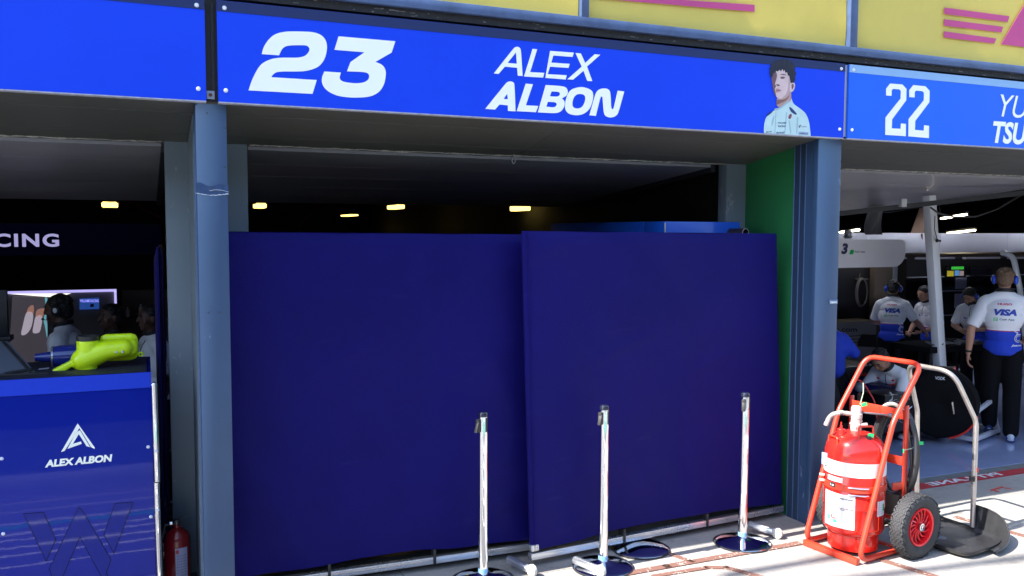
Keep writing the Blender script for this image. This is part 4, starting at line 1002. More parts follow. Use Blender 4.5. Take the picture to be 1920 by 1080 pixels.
def make_person(loc, rz, sc, label, lean=0., tilt=0., turn=0., arms=None, legs=None, skin=m_skin, hair=m_hairk, headset=True, beard=False, shirt='team', group=None, back_print=True, voxel=.008, mic=False, hairlen=0., headrx=0, heel=None):
    t = thing('person', loc, label, 'person', group, rz); t.scale = (sc, sc, sc)
    LN = Matrix.Translation((0, 0, .95)) @ Matrix.Rotation(-lean, 4, 'X') @ Matrix.Translation((0, 0, -.95))
    nk = Vector((0, .0, 1.52))
    HD = LN @ Matrix.Translation(nk) @ Matrix.Rotation(turn, 4, 'Z') @ Matrix.Rotation(-tilt, 4, 'X') @ Matrix.Translation(-nk)
    T = lambda x, y, z: LN @ Vector((x, y, z)); Hh = lambda x, y, z: HD @ Vector((x, y, z))
    rotL, rotH = LN.to_3x3(), HD.to_3x3()
    arms = arms or {1: ((.27, -.02, 1.14), (.27, .10, .90)), -1: ((-.27, -.02, 1.14), (-.27, .10, .90))}
    legs = legs or {1: ((.10, .03, .50), (.11, -.02, .08)), -1: ((-.10, .03, .50), (-.11, -.02, .08))}
    def torso(mb, g, z0=.9):
        mb.sphere(T(0, 0, .95), 1, (.158+g, .112+g, .13), rotL); mb.sphere(T(0, 0, 1.09), 1, (.142+g, .100+g, .15), rotL)
        mb.sphere(T(0, .0, 1.25), 1, (.168+g, .112+g, .17), rotL); mb.sphere(T(0, -.005, 1.36), 1, (.165+g, .10+g, .11), rotL)
        capsule(mb, T(-.145, 0, 1.415), T(.145, 0, 1.415), .055+g, .055+g); capsule(mb, T(-.11, -.01, 1.44), T(0, 0, 1.49), .04+g, .05+g); capsule(mb, T(.11, -.01, 1.44), T(0, 0, 1.49), .04+g, .05+g)
    # body
    mb = MB(); torso(mb, 0); capsule(mb, T(0, 0, 1.42), T(0, .015, 1.57), .057, .052)
    mb.sphere(Hh(0, .02, 1.665), 1, (.073, .092, .098), rotH); mb.sphere(Hh(0, .045, 1.61), 1, (.060, .062, .068), rotH); mb.sphere(Hh(0, .068, 1.572), 1, (.036, .036, .026), rotH)
    mb.sphere(Hh(0, .075, 1.69), 1, (.052, .035, .03), rotH)
    capsule(mb, Hh(0, .105, 1.675), Hh(0, .122, 1.635), .010, .014); mb.sphere(Hh(0, .104, 1.598), 1, (.024, .012, .010), rotH)
    for s in (-1, 1):
        mb.sphere(Hh(s*.076, .01, 1.645), 1, (.010, .02, .032), rotH); mb.sphere(Hh(s*.045, .075, 1.63), 1, (.022, .022, .022), rotH)
        sh = T(s*.175, 0, 1.41); el, wr = Vector(arms[s][0]), Vector(arms[s][1])
        capsule(mb, sh, el, .048, .040); capsule(mb, el, el.lerp(wr, .35), .040, .041); capsule(mb, el.lerp(wr, .35), wr, .041, .026)
        d = (wr-el).normalized(); side = Vector((s, 0, 0)); side = (side-d*side.dot(d)); side = side.normalized() if side.length > .1 else Vector((0, 1, 0)); fwd = d.cross(side)*s
        # hand: palm, four curled fingers, thumb
        pal = wr+d*.045; fw_ = Vector((0, 1, 0)); fw_ = (fw_-d*fw_.dot(d)); fw_ = fw_.normalized() if fw_.length > .15 else Vector((0, 0, 1))
        inn = d.cross(fw_); inn = inn if inn.x*s < 0 else -inn
        m3 = Matrix((inn, fw_, d)).transposed()
        mb.sphere(pal, 1, (.016, .040, .052), m3)
        for k, (o, L) in enumerate(((.031, .070), (.011, .078), (-.010, .074), (-.030, .058))):
            b0 = pal+fw_*o+d*.038; b1 = b0+d*L*.5+inn*.010; b2 = b1+d*L*.30+inn*.020; b3 = b2+d*L*.12+inn*.022
            capsule(mb, b0, b1, .0095, .009); capsule(mb, b1, b2, .009, .0082); capsule(mb, b2, b3, .0082, .0075)
        b0 = pal+fw_*.030-d*.02; b1 = b0+fw_*.022+d*.028+inn*.012; b2 = b1+d*.03+inn*.014; capsule(mb, b0, b1, .013, .011); capsule(mb, b1, b2, .011, .009)
        kn, an = Vector(legs[s][0]), Vector(legs[s][1]); hp = Vector((s*.09, 0, .92)); capsule(mb, hp, kn, .075, .05); capsule(mb, kn, an, .05, .035)
    body = remesh(mb, voxel, 'body', skin, t, world=False, smooth=3)
    mb = MB()
    for s in (-1, 1): mb.sphere(Hh(s*.031, .103, 1.665), 1, (.012, .006, .006), rotH, 10)
    mb.build('eyes', m_eye, body, world=False)
    mb = MB()
    for s in (-1, 1): mb.bar(Hh(s*.014, .109, 1.687), Hh(s*.05, .098, 1.69), .008, .007)
    mb.build('eyebrows', hair, body, world=False)
    # hair
    mb = MB(); rn = random.Random(int(loc[0]*100))
    mb.sphere(Hh(0, .002, 1.695), 1, (.082, .094, .080), rotH); mb.sphere(Hh(0, -.022, 1.655), 1, (.080, .075, .085), rotH); mb.sphere(Hh(0, -.045, 1.61-hairlen), 1, (.060, .042, .045), rotH)
    for k in range(60):
        a = rn.uniform(0, 6.28); el_ = rn.uniform(.1, 1.5); v = Vector((math.cos(a)*math.cos(el_)*.082, -.01+math.sin(a)*math.cos(el_)*.09, 1.685+math.sin(el_)*.082))
        if v.y > .07 and v.z < 1.72: continue
        mb.sphere(Hh(*v), rn.uniform(.008, .015), (1.3, 1.3, .8), seg=8)
    hm = remesh(mb, .006, None, None, None, smooth=1)
    bmesh.ops.transform(hm.bm, matrix=HD.inverted(), verts=hm.bm.verts)
    bmesh.ops.bisect_plane(hm.bm, geom=hm.bm.verts[:]+hm.bm.edges[:]+hm.bm.faces[:], plane_co=(0, .062, 1.70), plane_no=(0, .85, -.53), clear_outer=True)
    bmesh.ops.transform(hm.bm, matrix=HD, verts=hm.bm.verts)
    hm.build('hair', hair, t, world=False, ang=60)
    if beard:
        mb = MB(); mb.sphere(Hh(0, .055, 1.585), 1, (.062, .060, .045), rotH); mb.sphere(Hh(0, .10, 1.613), 1, (.03, .014, .006), rotH)
        remesh(mb, .006, 'beard', hair, t, world=False, smooth=1)
    # trousers, shoes
    mb = MB(); mb.sphere(T(0, 0, .95), 1, (.168, .125, .12), rotL); mb.sphere((0, 0, .93), 1, (.165, .122, .10))
    for s in (-1, 1):
        kn, an = Vector(legs[s][0]), Vector(legs[s][1]); hp = Vector((s*.085, 0, .90)); capsule(mb, hp, kn, .103, .086); capsule(mb, kn, an+Vector((0, 0, .02)), .086, .074)
    tm = remesh(mb, .010, 'trousers', m_trs, t, world=False, smooth=4)
    for s in (-1, 1):
        an = Vector(legs[s][1]); hl = (heel or {}).get(s, 0)
        RR = Matrix.Translation((an.x, an.y, max(.0, an.z-.08))) @ Matrix.Rotation(-hl, 4, 'X')
        mb = MB(); rI = RR.to_3x3()
        for (y, z, rx, ry, rz2) in ((-.045, .045, .036, .045, .05), (.02, .045, .04, .07, .045), (.10, .035, .045, .08, .032), (-.03, .08, .036, .036, .04)): mb.sphere(RR @ Vector((0, y, z)), 1, (rx, ry, rz2), rI)
        sh = remesh(mb, .007, 'shoe', mat('shoe_white', (.55, .6, .66), .5) if not skin == m_skin2 or True else m_trs, t, world=False, smooth=2)
        mb = MB(); mb.sphere(RR @ Vector((0, .035, .012)), 1, (.046, .135, .016), rI); mb.build('sole', mat('sole_blue', (.02, .05, .2), .5), sh, world=False)
        mb = MB()
        for k in (-1, 1): mb.bar(RR @ Vector((k*.034, -.07, .04)), RR @ Vector((k*.040, .03, .075)), .012, .02, .002)
        mb.build('shoe_trim', mat('shoe_trim', (.02, .08, .35), .5), sh, world=False)
    # shirt
    mb = MB(); torso(mb, .020); mb.sphere(T(0, 0, .93), 1, (.175, .132, .09), rotL)
    for s in (-1, 1):
        sh = T(s*.17, 0, 1.405); el = Vector(arms[s][0]); capsule(mb, sh, sh.lerp(el, .72), .070, .066)
        mb.tube([sh.lerp(el, .5), sh.lerp(el, .88)], .066, 18, rs=[.066, .064])
    sm = remesh(mb, voxel, None, None, None, smooth=4)
    bm = sm.bm; inv = LN.inverted(); bmesh.ops.transform(bm, matrix=inv, verts=bm.verts)
    G = lambda: bm.verts[:]+bm.edges[:]+bm.faces[:]
    bmesh.ops.bisect_plane(bm, geom=G(), plane_co=(0, 0, .885), plane_no=(0, 0, -1), clear_outer=True)
    for z in (1.128, 1.136): bmesh.ops.bisect_plane(bm, geom=G(), plane_co=(0, 0, z), plane_no=(0, 0, 1))
    for f in bm.faces:
        c = f.calc_center_median(); arm = abs(c.x) > .205 and shirt == 'team'
        f.material_index = 0 if (c.z > 1.136 or (arm and c.z > 1.1)) else (2 if c.z > 1.128 else 1)
    for v in bm.verts:   # cloth folds
        n_ = noise.noise(Vector((v.co.x*9, v.co.y*9, v.co.z*5+loc[0]))); v.co += v.normal*n_*.006 if v.co.z < 1.35 else v.normal*n_*.003
    bmesh.ops.transform(bm, matrix=LN, verts=bm.verts)
    shirt_o = sm.build('shirt', [m_shw, m_shb, m_shr] if shirt == 'team' else [m_shw, m_shw, m_shw], t, world=False, ang=60)
    # collar
    mb = MB()
    for k, (rr, z, w_) in enumerate(((.074, 1.528, .012),)):
        mb.tube([T(rr*math.cos(a), .002+rr*.92*math.sin(a), z+.012*(-math.sin(a))) for a in [i*math.pi/12 for i in range(24)]], w_, 8, closed=True)
        mb.tube([T(rr*.95*math.cos(a), .002+rr*.88*math.sin(a), z+.014+.012*(-math.sin(a))) for a in [i*math.pi/12 for i in range(24)]], w_*.9, 8, closed=True)
    mb.build('collar', m_col_b, shirt_o, world=False)
    # print
    bvh = BVHTree.FromObject(shirt_o, bpy.context.evaluated_depsgraph_get())
    def pr(x, z, sd, off=.003):
        o = T(x, sd*.6, z); hit = bvh.ray_cast(o, (T(x, 0, z)-o).normalized())
        return (hit[0] if hit[0] else T(x, sd*.14, z))+rotL @ Vector((0, sd*off, 0))
    if back_print:
        mr = lambda mb, s, x0, x1, z0, z1, **k: text_fit(mb, s, lambda u, v: pr(x0+(x1-x0)*u, z0+(z1-z0)*v, -1), 0, 1, 0, 1, **k)
        mb = MB(); mr(mb, 'HUGO', -.062, .066, 1.395, 1.415, bold=.05); mb.build('print_red', mat('print_crimson', (.55, .02, .10), .6), shirt_o, world=False, fixn=False)
        mb = MB(); mr(mb, 'VISA', -.092, .110, 1.290, 1.356, shear=.25, bold=.06); mb.build('print_blue', mat('print_royal', (.015, .06, .42), .6), shirt_o, world=False, fixn=False)
        mb = MB(); mb.grid(lambda u, v: pr(-.095+.038*u, 1.232+.034*v, -1, .0025), 5, 5); mb.build('print_green', mat('print_bright_green', (.01, .62, .16), .5), shirt_o, world=False, fixn=False)
        mb = MB(); mr(mb, 'Cash App', -.042, .090, 1.238, 1.262, bold=.02); mb.build('print_dark', mat('print_ink', (.02, .03, .10), .6), shirt_o, world=False, fixn=False)
        mb = MB(); mr(mb, 'S', -.088, -.066, 1.236, 1.262, bold=.05); 
        cx0 = .135
        mb.tube([pr(cx0+.035*math.cos(a), 1.06+.04*math.sin(a), -1, .004) for a in [R(60)+i*R(250)/14 for i in range(15)]], .0045, 6)
        mb.tube([pr(cx0+.022*math.cos(a), 1.06+.026*math.sin(a), -1, .004) for a in [R(60)+i*R(250)/14 for i in range(15)]], .003, 6)
        mb.tube([pr(cx0-.04, 1.135, -1, .004), pr(cx0-.01, 1.115, -1, .004), pr(cx0-.02, 1.10, -1, .004)], .006, 6)
        mr(mb, 'Jeans', .07, .165, .975, 1.0, shear=.3, bold=.03)
        mb.build('print_white', m_lab, shirt_o, world=False, fixn=False)
    else:
        mb = MB(); mr = lambda s, x0, x1, z0, z1, **k: text_fit(mb, s, lambda u, v: pr(x1+(x0-x1)*u, z0+(z1-z0)*v, 1), 0, 1, 0, 1, **k)
        mr('VISA', .04, .10, 1.30, 1.325, shear=.2, bold=.04); mr('Cash App', .04, .10, 1.27, 1.28); mr('HUGO', -.10, -.05, 1.31, 1.325, bold=.03)
        mb.build('print_blue', mat('print_royal', (.015, .06, .42), .6), shirt_o, world=False, fixn=False)
        mb = MB(); mb.tube([pr(0, 1.46-.03*k, 1, .002) for k in range(6)], .004, 6); mb.build('placket', m_col_b, shirt_o, world=False)
    # sleeve marks
    mb = MB()
    for s in (-1, 1):
        sh = T(s*.17, 0, 1.405); el = Vector(arms[s][0]); d = (el-sh).normalized()
        for k in range(4):
            c = sh.lerp(el, .2+.13*k)+Vector((s*.069, 0, 0))-d*(d.dot(Vector((s*.069, 0, 0)))); mb.bar(c-Vector((0, .012, 0)), c+Vector((0, .014, 0)), .006, .006)
    mb.build('sleeve_print', MT.get('print_ink') or mat('print_ink', (.02, .03, .10), .6), shirt_o, world=False)
    mb = MB()
    for s in (-1,):
        el, wr = Vector(arms[s][0]), Vector(arms[s][1]); mb.tube([wr.lerp(el, .04), wr.lerp(el, .12)], .031, 16)
    mb.build('wristband', m_col_b, t, world=False)
    if headset:
        mb = MB(); mb.tube([Hh(.092*math.cos(a), -.005, 1.665+.105*math.sin(a)) for a in [i*math.pi/14 for i in range(15)]], .007, 8)
        hs = mb.build('headset', m_col_b, t, world=False)
        for s in (-1, 1):
            mb = MB(); mb.sphere(Hh(s*.097, .0, 1.645), 1, (.026, .038, .048), rotH); mb.build('ear_cup', m_hsb if skin != m_skin_dim else m_col_b, hs, world=False)
            mb = MB(); mb.sphere(Hh(s*.122, -.0, 1.65), 1, (.004, .016, .02), rotH, 12); mb.build('ear_cup_badge', m_lab, hs, world=False)
        MB().tube([Hh(-.10, .01, 1.62), Hh(-.09, .09, 1.585), Hh(-.03, .135, 1.59)], .003, 6).build('microphone_arm', m_col_b, hs, world=False)
        mb = MB(); mb.sphere(Hh(-.02, .138, 1.592), .011, seg=10); mb.build('microphone', m_col_b, hs, world=False)
    return t

def ground_at(px, py, z, Z=None):
    """floor position of a person whose head centre shows at px,py with its centre z metres up"""
    p = at(px, py, Z=z); return (p.x, p.y, 0)
# A: the man with his back to us
A_ = (7.36, 1.28, 0)
pA = make_person(A_, R(-50), .945, 'man seen from behind in white and blue team shirt at the right edge', lean=R(-1), tilt=R(14), headset=True, hair=m_hairb, voxel=.007,
    arms={-1: ((-.29, -.04, 1.13), (-.305, -.02, .88)), 1: ((.30, .05, 1.15), (.22, .26, 1.02))},
    legs={-1: ((-.10, .03, .50), (-.09, .10, .14)), 1: ((.10, .03, .50), (.10, -.04, .08))}, heel={-1: R(40)})
pB = make_person(ground_at(1832, 556, 1.27), R(102), .80, 'bearded man with blue headset looking down, arms folded, beside the man seen from behind', lean=R(12), tilt=R(28), skin=m_skin, beard=True, back_print=False, headrx=1,
    arms={-1: ((-.27, .10, 1.16), (-.02, .26, 1.12)), 1: ((.27, .10, 1.16), (.04, .24, 1.08))})
pC = make_person(ground_at(1748, 557, 1.225), R(84), .78, 'bareheaded man in white shirt standing behind the white pole', lean=R(10), tilt=R(12), headset=False, back_print=False, skin=m_skin, shirt='team',
    arms={-1: ((-.27, .08, 1.14), (-.12, .30, 1.05)), 1: ((.27, .08, 1.14), (.12, .30, 1.02))})
pD = make_person(ground_at(1674, 543, 1.335), R(-50), .82, 'dimly lit man seen from behind in the same team shirt, left of the white pole', lean=R(6), tilt=R(14), skin=m_skin2, headrx=1,
    arms={-1: ((-.25, .12, 1.15), (-.12, .34, 1.10)), 1: ((.31, .06, 1.18), (.42, .25, 1.04))})
pe = at(1653, 672, Z=.80)
pE = make_person((pe.x+.44, pe.y+.10, -.55), R(98), .90, 'mechanic crouching low over the racing car behind the red handle', lean=R(38), tilt=R(10), headset=False, back_print=False, skin=m_skin2, voxel=.009,
    arms={-1: ((-.24, .45, 1.05), (-.10, .62, .95)), 1: ((.24, .45, 1.05), (.10, .62, .95))},
    legs={-1: ((-.14, .42, .98), (-.14, .12, .69)), 1: ((.14, .42, .98), (.14, .12, .69))})
# left bay
h = ground_at(128, 578, 1.456)
pF = make_person(h, R(75), .88, 'man in profile with a headset microphone in the dark bay behind the neon duct', lean=R(4), tilt=R(4), skin=m_skin_dim, back_print=False, shirt='plain')
pG = make_person(ground_at(216, 597, 1.36), R(120), .83, 'dark figure standing between the profile man and the pale-shirted man', lean=R(2), skin=m_skin_dim, headset=False, back_print=False, shirt='plain')
pH = make_person(ground_at(290, 596, 1.37), R(110), .83, 'pale-shirted man at the right end of the left bay by the screen edge', lean=R(2), skin=m_skin_dim, headset=False, back_print=False, shirt='plain')
m_shadow_shirt = mat('shirt_shaded', (.03, .03, .035), .8)  # near-black cloth colour stands in for the shade on this figure
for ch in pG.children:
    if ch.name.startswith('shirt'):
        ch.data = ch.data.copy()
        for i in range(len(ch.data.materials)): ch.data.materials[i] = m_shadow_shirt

# ================================================================== RIGHT BAY
m_wpan = mat('panel_white', (.86, .86, .92), .22, var=.03, coat=1.); m_pole = mat('pole_white', (.93, .94, .97), .22, coat=1.)
fa = thing('white_fascia', (9, 3.4, 1.8), 'long glossy white fascia hanging at the back of the right bay', 'fascia panel')
YW = 4.15; a = at(1720, 437, Y=YW); b = at(1720, 477, Y=YW)
for i in range(6):
    x0 = 7.2+i*1.32; MB().box(x0, x0+1.316, YW, YW+.06, b.z+.02, a.z, .004).build('panel', m_wpan, fa)
MB().box(7.2, 15.1, YW+.04, YW+.7, b.z-.06, b.z+.0).build('underside', mat('fascia_brown', (.10, .07, .05), .4), fa)
mb = MB()
for i in range(7): mb.box(7.6+i*.9, 8.3+i*.9, YW-.02, YW+.03, b.z-.055-.006*i, b.z-.03-.006*i)
mb.build('light_track', mat('track_grey', (.3, .3, .34), .4), fa)
bo = thing('white_boom', at(1640, 475, Y=2.4), 'white rounded-end boom panel with green app logo beside the right blue post', 'boom')
a = at(1540, 449, Y=2.4); b = at(1697, 500, Y=2.4); r_ = (a.z-b.z)
x0, x1 = a.x-.6, b.x; zt, zb_ = at(1690, 449, Y=2.4).z, b.z
lp = [(x0, zb_), (x1-.10, zb_)]+[(x1-.16+.16*math.sin(t), zb_+.16-.16*math.cos(t)) for t in [i*R(90)/8 for i in range(1, 9)]]+[(x1, zt-.05), (x1-.012, zt-.015), (x1-.05, zt), (x0, zt)]
MB().plate([lp], lambda u, v, d: Vector((u, 2.4+d, v)), .10).build('panel', m_wpan, bo)
mb = MB(); g = fmap(1560, 300, 5.333, 2.398)
mb.plate([smooth_loop(C((188, 900), (218, 898)) + [(220, 905)] + C((214, 938)) + [(208, 943)] + C((178, 944)) + [(174, 938)] + C((182, 904)))], g, .001); mb.build('logo_green', mat('print_bright_green', (.01, .62, .16), .5) if 'print_bright_green' not in MT else MT['print_bright_green'], bo)
mb = MB(); text_fit(mb, 'Cash App', lambda u, v: g(u, v), 226, 330, 930, 908, bold=.02); text_fit(mb, '3', lambda u, v: g(u, v), 92, 160, 942, 832, shear=.2, bold=.06)
mb.build('logo_lettering', mat('print_ink', (.02, .03, .10), .6) if 'print_ink' not in MT else MT['print_ink'], bo, fixn=False)
mb = MB(); text_fit(mb, 's', lambda u, v: g(u, v), 190, 206, 934, 908, shear=.2, bold=.05); mb.build('logo_sign', m_lab, bo, fixn=False)
mb = MB(); c = at(1590, 442, Y=2.45); mb.lathe([(.03, 0), (.045, .02), (.03, .04), (.045, .06), (.03, .09)], (c.x, c.y, c.z-.03), 'Z', 20); mb.build('swivel', m_alu, bo)
wp_ = thing('white_pole', at(1762, 690, Y=1.4), 'square white pole leaning slightly in front of the race crew', 'pole')
pt_ = at(1741, 350, Y=1.85); pb_ = at(1763, 700, Y=1.75); dd = (pt_-pb_).normalized(); pb2 = pb_-dd*(pb_.z/dd.z)
t_ = (2.37-pb2.z)/dd.z; top = pb2+dd*t_
mb = MB(); ax = dd; ay = Vector((.05, -1, 0)); ay = (ay-ax*ax.dot(ay)).normalized(); az = ax.cross(ay)
mb.obox((pb2+top)/2, ax, ay, az, ((top-pb2).length, .085, .095), .003); mb.build('shaft', m_pole, wp_)
mb = MB(); c = at(1757, 451, Y=1.74); mb.sphere(c, .018); mb.bar(c, c+Vector((.03, -.02, -.005)), .01, .02); mb.build('knob', m_rub, wp_)
mb = MB(); mb.tube([at(1753, 405, Y=1.76), at(1752, 430, Y=1.75), at(1757, 448, Y=1.72)], .004, 6); mb.tube([at(1761, 388, Y=1.76), at(1763, 398, Y=1.76), at(1757, 404, Y=1.76)], .004, 6); mb.build('cable', m_rub, wp_)
tb_ = thing('roof_bar', at(1750, 380, Y=1.3), 'black bar crossing under the raised door in the right bay', 'bar')
MB().bar(at(1560, 402, Y=1.7), at(1935, 360, Y=1.1), .04, .045).build('bar', m_rub, tb_)
mb = MB(); c = at(1691, 384, Y=1.45); mb.box(c.x-.045, c.x+.02, c.y-.04, c.y, c.z-.02, c.z+.055, .003); mb.build('clip', mat('clip_white', (.5, .5, .52), .4), tb_)
MB().tube([at(1745, 389, Y=1.3), at(1760, 400, Y=1.3), at(1790, 407, Y=1.3), at(1830, 406, Y=1.3), at(1870, 392, Y=1.3), at(1935, 354, Y=1.2)], .009, 6).build('loose_cable', m_rub, tb_)
ds = thing('hanging_drape', at(1645, 420, Y=2.8), 'grey plastic drape hanging between dark trusses over the white boom', 'drape')
def dr(u, v):
    p = at(1628+28*u+5*math.sin(v*5), 372+68*v, Y=2.8); return p+Vector((0, .05*math.sin(u*7+v*3), 0))
mb = MB(); mb.grid(dr, 14, 14); mb.grid(lambda u, v: dr(1-u, v)+Vector((.004, .006, 0)), 14, 14); mb.build('sheet', mat('drape_grey', (.22, .21, .22), .3), ds, fixn=False)
dc = thing('slanted_duct', at(1740, 425, Y=4.5), 'dull brown slanted duct beyond the white pole', 'duct')
MB().bar(at(1718, 446, Y=4.2), at(1738, 385, Y=5.2), .16, .12, .02).build('duct_body', mat('duct_brown', (.16, .10, .07), .6), dc)
# slanted white frame at the right edge
wf = thing('white_arch', at(1912, 520, Y=1.9), 'white rounded arch leg cut by the right picture edge', 'arch')
MB().tube(fillet([at(1880, 474, Y=1.9), at(1900, 480, Y=1.9), at(1912, 540, Y=1.8), at(1930, 700, Y=1.7)], .2), .03, 12).build('leg', m_pole, wf)
# rack with screens
rk = thing('equipment_rack', (9.6, 5.6, 0), 'dark rack of monitors and shelves behind the race crew', 'rack')
m_rack = mat('rack_black', (.012, .012, .015), .45)
YR = 5.3
a = at(1700, 500, Y=YR); b = at(1925, 800, Y=YR)
MB().box(a.x, b.x+1.2, YR, YR+.7, 0, 1.72).build('body', mat('rack_deep', (.004, .004, .005), .6), rk)
for py in (518, 545, 590): 
    z = at(1800, py, Y=YR-.02).z; MB().box(a.x, b.x+1.1, YR-.03, YR-.001, z-.008, z+.008).build('shelf_edge', mat('shelf_grey', (.35, .35, .4), .4), rk)
m_scr = mat('monitor_glass', (.01, .01, .015), .15, coat=.5)
for (x0_, x1_, y0_, y1_) in ((1700, 1740, 525, 575), (1768, 1790, 521, 543), (1822, 1868, 522, 545), (1775, 1812, 498, 519), (1820, 1860, 500, 516)):
    a = at(x0_, y0_, Y=YR-.06); b = at(x1_, y1_, Y=YR-.06); MB().box(a.x, b.x, YR-.06, YR-.031, b.z, a.z, .004).build('monitor', m_scr, rk)
def glow(x0_, y0_, x1_, y1_, col, s, name='lit_image', Yq=YR-.0625, par=rk):
    a = at(x0_, y0_, Y=Yq); b = at(x1_, y1_, Y=Yq); m = mat('lit_%d_%d' % (x0_, y0_), col, .4, emit=col, es=s); MB().box(a.x, b.x, Yq, Yq+.001, b.z, a.z).build(name, m, par)
glow(1784, 500, 1807, 505, (.05, .5, .05), .15); glow(1776, 508, 1788, 518, (.5, .4, .03), .12); glow(1790, 507, 1798, 517, (.1, .3, .6), .12); glow(1799, 508, 1807, 517, (.4, .3, .28), .1)
mpaper = mat('paper', (.35, .33, .42), .7)
for (x0_, y0_, x1_, y1_) in ((1792, 521, 1812, 541), (1790, 551, 1808, 577)):
    a = at(x0_, y0_, Y=YR-.07); b = at(x1_, y1_, Y=YR-.07); MB().box(a.x, b.x, YR-.07, YR-.067, b.z, a.z).build('paper_sheet', mpaper, rk)
# beige column, dark board with coiled hose, low white cabinet
cl = thing('beige_column', (0, 0, 0), 'dull beige column behind the man left of the white pole', 'column')
a = at(1641, 500, Y=5.5); b = at(1680, 640, Y=5.5); MB().box(a.x, b.x, 5.5, 5.8, 0, 1.98, .01).build('column', mat('beige', (.14, .11, .085), .6), cl)
MB().box(at(1675, 505, Y=5.49).x, b.x+.02, 5.47, 5.50, 0, 1.9).build('trim', mat('trim_grey', (.35, .38, .45), .4), cl)
hb = thing('hose_board', (0, 0, 0), 'black board with a pale coiled hose hung on it', 'board')
a = at(1560, 503, Y=5.6); b = at(1641, 600, Y=5.6); MB().box(a.x, b.x, 5.6, 5.65, b.z, a.z, .004).build('board', m_rack, hb)
c = at(1615, 548, Y=5.56); mb = MB()
for k in range(3): mb.tube([c+Vector(((.115-.008*k)*math.cos(t), -.01*k, (.22-.01*k)*math.sin(t))) for t in [i*math.pi/14 for i in range(28)]], .010, 8, closed=True)
mb.bar(at(1604, 523, Y=5.57), at(1627, 523, Y=5.57), .02, .02); mb.tube([at(1613, 512, Y=5.57), at(1611, 522, Y=5.57)], .006, 6); mb.build('coiled_hose', mat('hose_dull', (.16, .15, .14), .6), hb)
wc = thing('low_white_cabinet', (0, 0, 0), 'low dull white cabinet with web address behind the right post', 'cabinet')
YL = 5.2; a = at(1540, 606, Y=YL); b = at(1642, 660, Y=YL); MB().box(a.x-.3, b.x, YL, YL+.38, .05, a.z, .01).build('body', mat('cabinet_cream', (.38, .36, .33), .4), wc)
mb = MB(); text_fit(mb, 'visacashapprb.com', lambda u, v: at(1480+(1607-1480)*u, 625-12*v, Y=YL-.002), 0, 1, 0, 1, bold=.02); mb.build('web_lettering', MT['print_ink'], wc, fixn=False)
for py in (630, 636, 642): z = at(1600, py, Y=YL-.01).z; MB().box(a.x-.3, b.x-.1, YL-.008, YL-.0005, z-.005, z+.005).build('groove', m_rack, wc)
mb = MB(); c0_ = at(1626, 650, Y=YL-.1); mb.bar(c0_, c0_+Vector((.05, .06, .17)), .26, .02); mb.build('tablet', m_rack, wc)
# work table between the crew
wt = thing('work_table', (0, 0, 0), 'dark work table with loose cables between the crew members', 'table')
a = at(1700, 650, Z=.86); MB().box(a.x+.15, a.x+1.1, a.y-.15, a.y+.35, .80, .86, .006).build('table_top', mat('table_black', (.010, .010, .012), .9, spec=.05), wt)
for dx in (.2, 1.05):
    for dy in (-.1, .3): MB().box(a.x+dx-.02, a.x+dx+.02, a.y+dy-.02, a.y+dy+.02, 0, .80).build('leg', m_rack, wt)
mb = MB(); rr = random.Random(2)
for k in range(3): mb.tube([Vector((a.x+.3+.22*k+.08*math.sin(j*.9+k), a.y-.1+.07*math.cos(j*1.3+k), .875+.03*math.sin(j+k)**2)) for j in range(9)], .008, 6)
mb.build('cables', mat('cable_grey', (.12, .12, .14), .5), wt)
# racing car
m_cnavy = mat('car_navy', (.006, .008, .05), .2, coat=.8); m_cpale = mat('car_pale', (.30, .38, .55), .25, coat=.5)
m_cred = mat('car_red', (.75, .03, .02), .35)
m_ctyre = mat('car_tyre', (.016, .016, .018), .8); m_carb = mat('carbon', (.006, .006, .007), .4)
rc = thing('racing_car', (6.2, 2.3, 0), 'dark blue open-wheel racing car with red outlined number, nose-out in the right bay', 'racing car')
N0 = at(1712, 722, Y=1.55); N1 = at(1606, 702, Y=2.2)
ca = (Vector((N1.x, N1.y, 0))-Vector((N0.x, N0.y, 0))).normalized(); cn = Vector((-ca.y, ca.x, 0))
o_ = Vector((N0.x, N0.y, 0))
def cp(l, w_, z): return o_+ca*l+cn*w_+Vector((0, 0, z))
zn = N0.z
sec = [(-.06, .17, .28, zn-.06), (0., .20, .26, zn-.02), (.35, .24, .24, zn+.01), (.8, .30, .20, zn+.02), (1.3, .42, .16, zn+.05), (2.0, .46, .14, zn+.12), (3.0, .25, .16, zn+.0)]
mb = MB(); rings = []
for l, hw, zb2, zt2 in sec:
    n = 20; rg = []
    for k in range(n):
        a = 2*math.pi*k/n; x = math.copysign(abs(math.cos(a))**.55, math.cos(a))*hw; z = (zb2+zt2)/2+math.copysign(abs(math.sin(a))**.55, math.sin(a))*(zt2-zb2)/2
        rg.append(mb.bm.verts.new(cp(l, x, z)))
    rings.append(rg)
for A, B in zip(rings, rings[1:]):
    for k in range(20): mb._face((A[k], A[(k+1) % 20], B[(k+1) % 20], B[k]), True)
mb._face(rings[0]); mb._face(rings[-1][::-1]); mb.build('body', m_cnavy, rc)
MB().plate([[(0.05, -.17), (.9, -.17), (.9, .02), (.05, -.05)]], lambda u, v, d: cp(u, v, zn+.022+d), .006).build('pale_stripe', m_cpale, rc)
mb = MB()
for w0, w1 in ((-.17, -.10), (-.06, .12)):
    mb.tube([cp(u, v, zn+.036) for u, v in ((.12, w0), (.12, w1), (.78, w1), (.78, w0))], .011, 6, closed=True)
    mb.tube([cp(.28, (w0+w1)/2, zn+.036), cp(.62, (w0+w1)/2, zn+.036)], .009, 6)
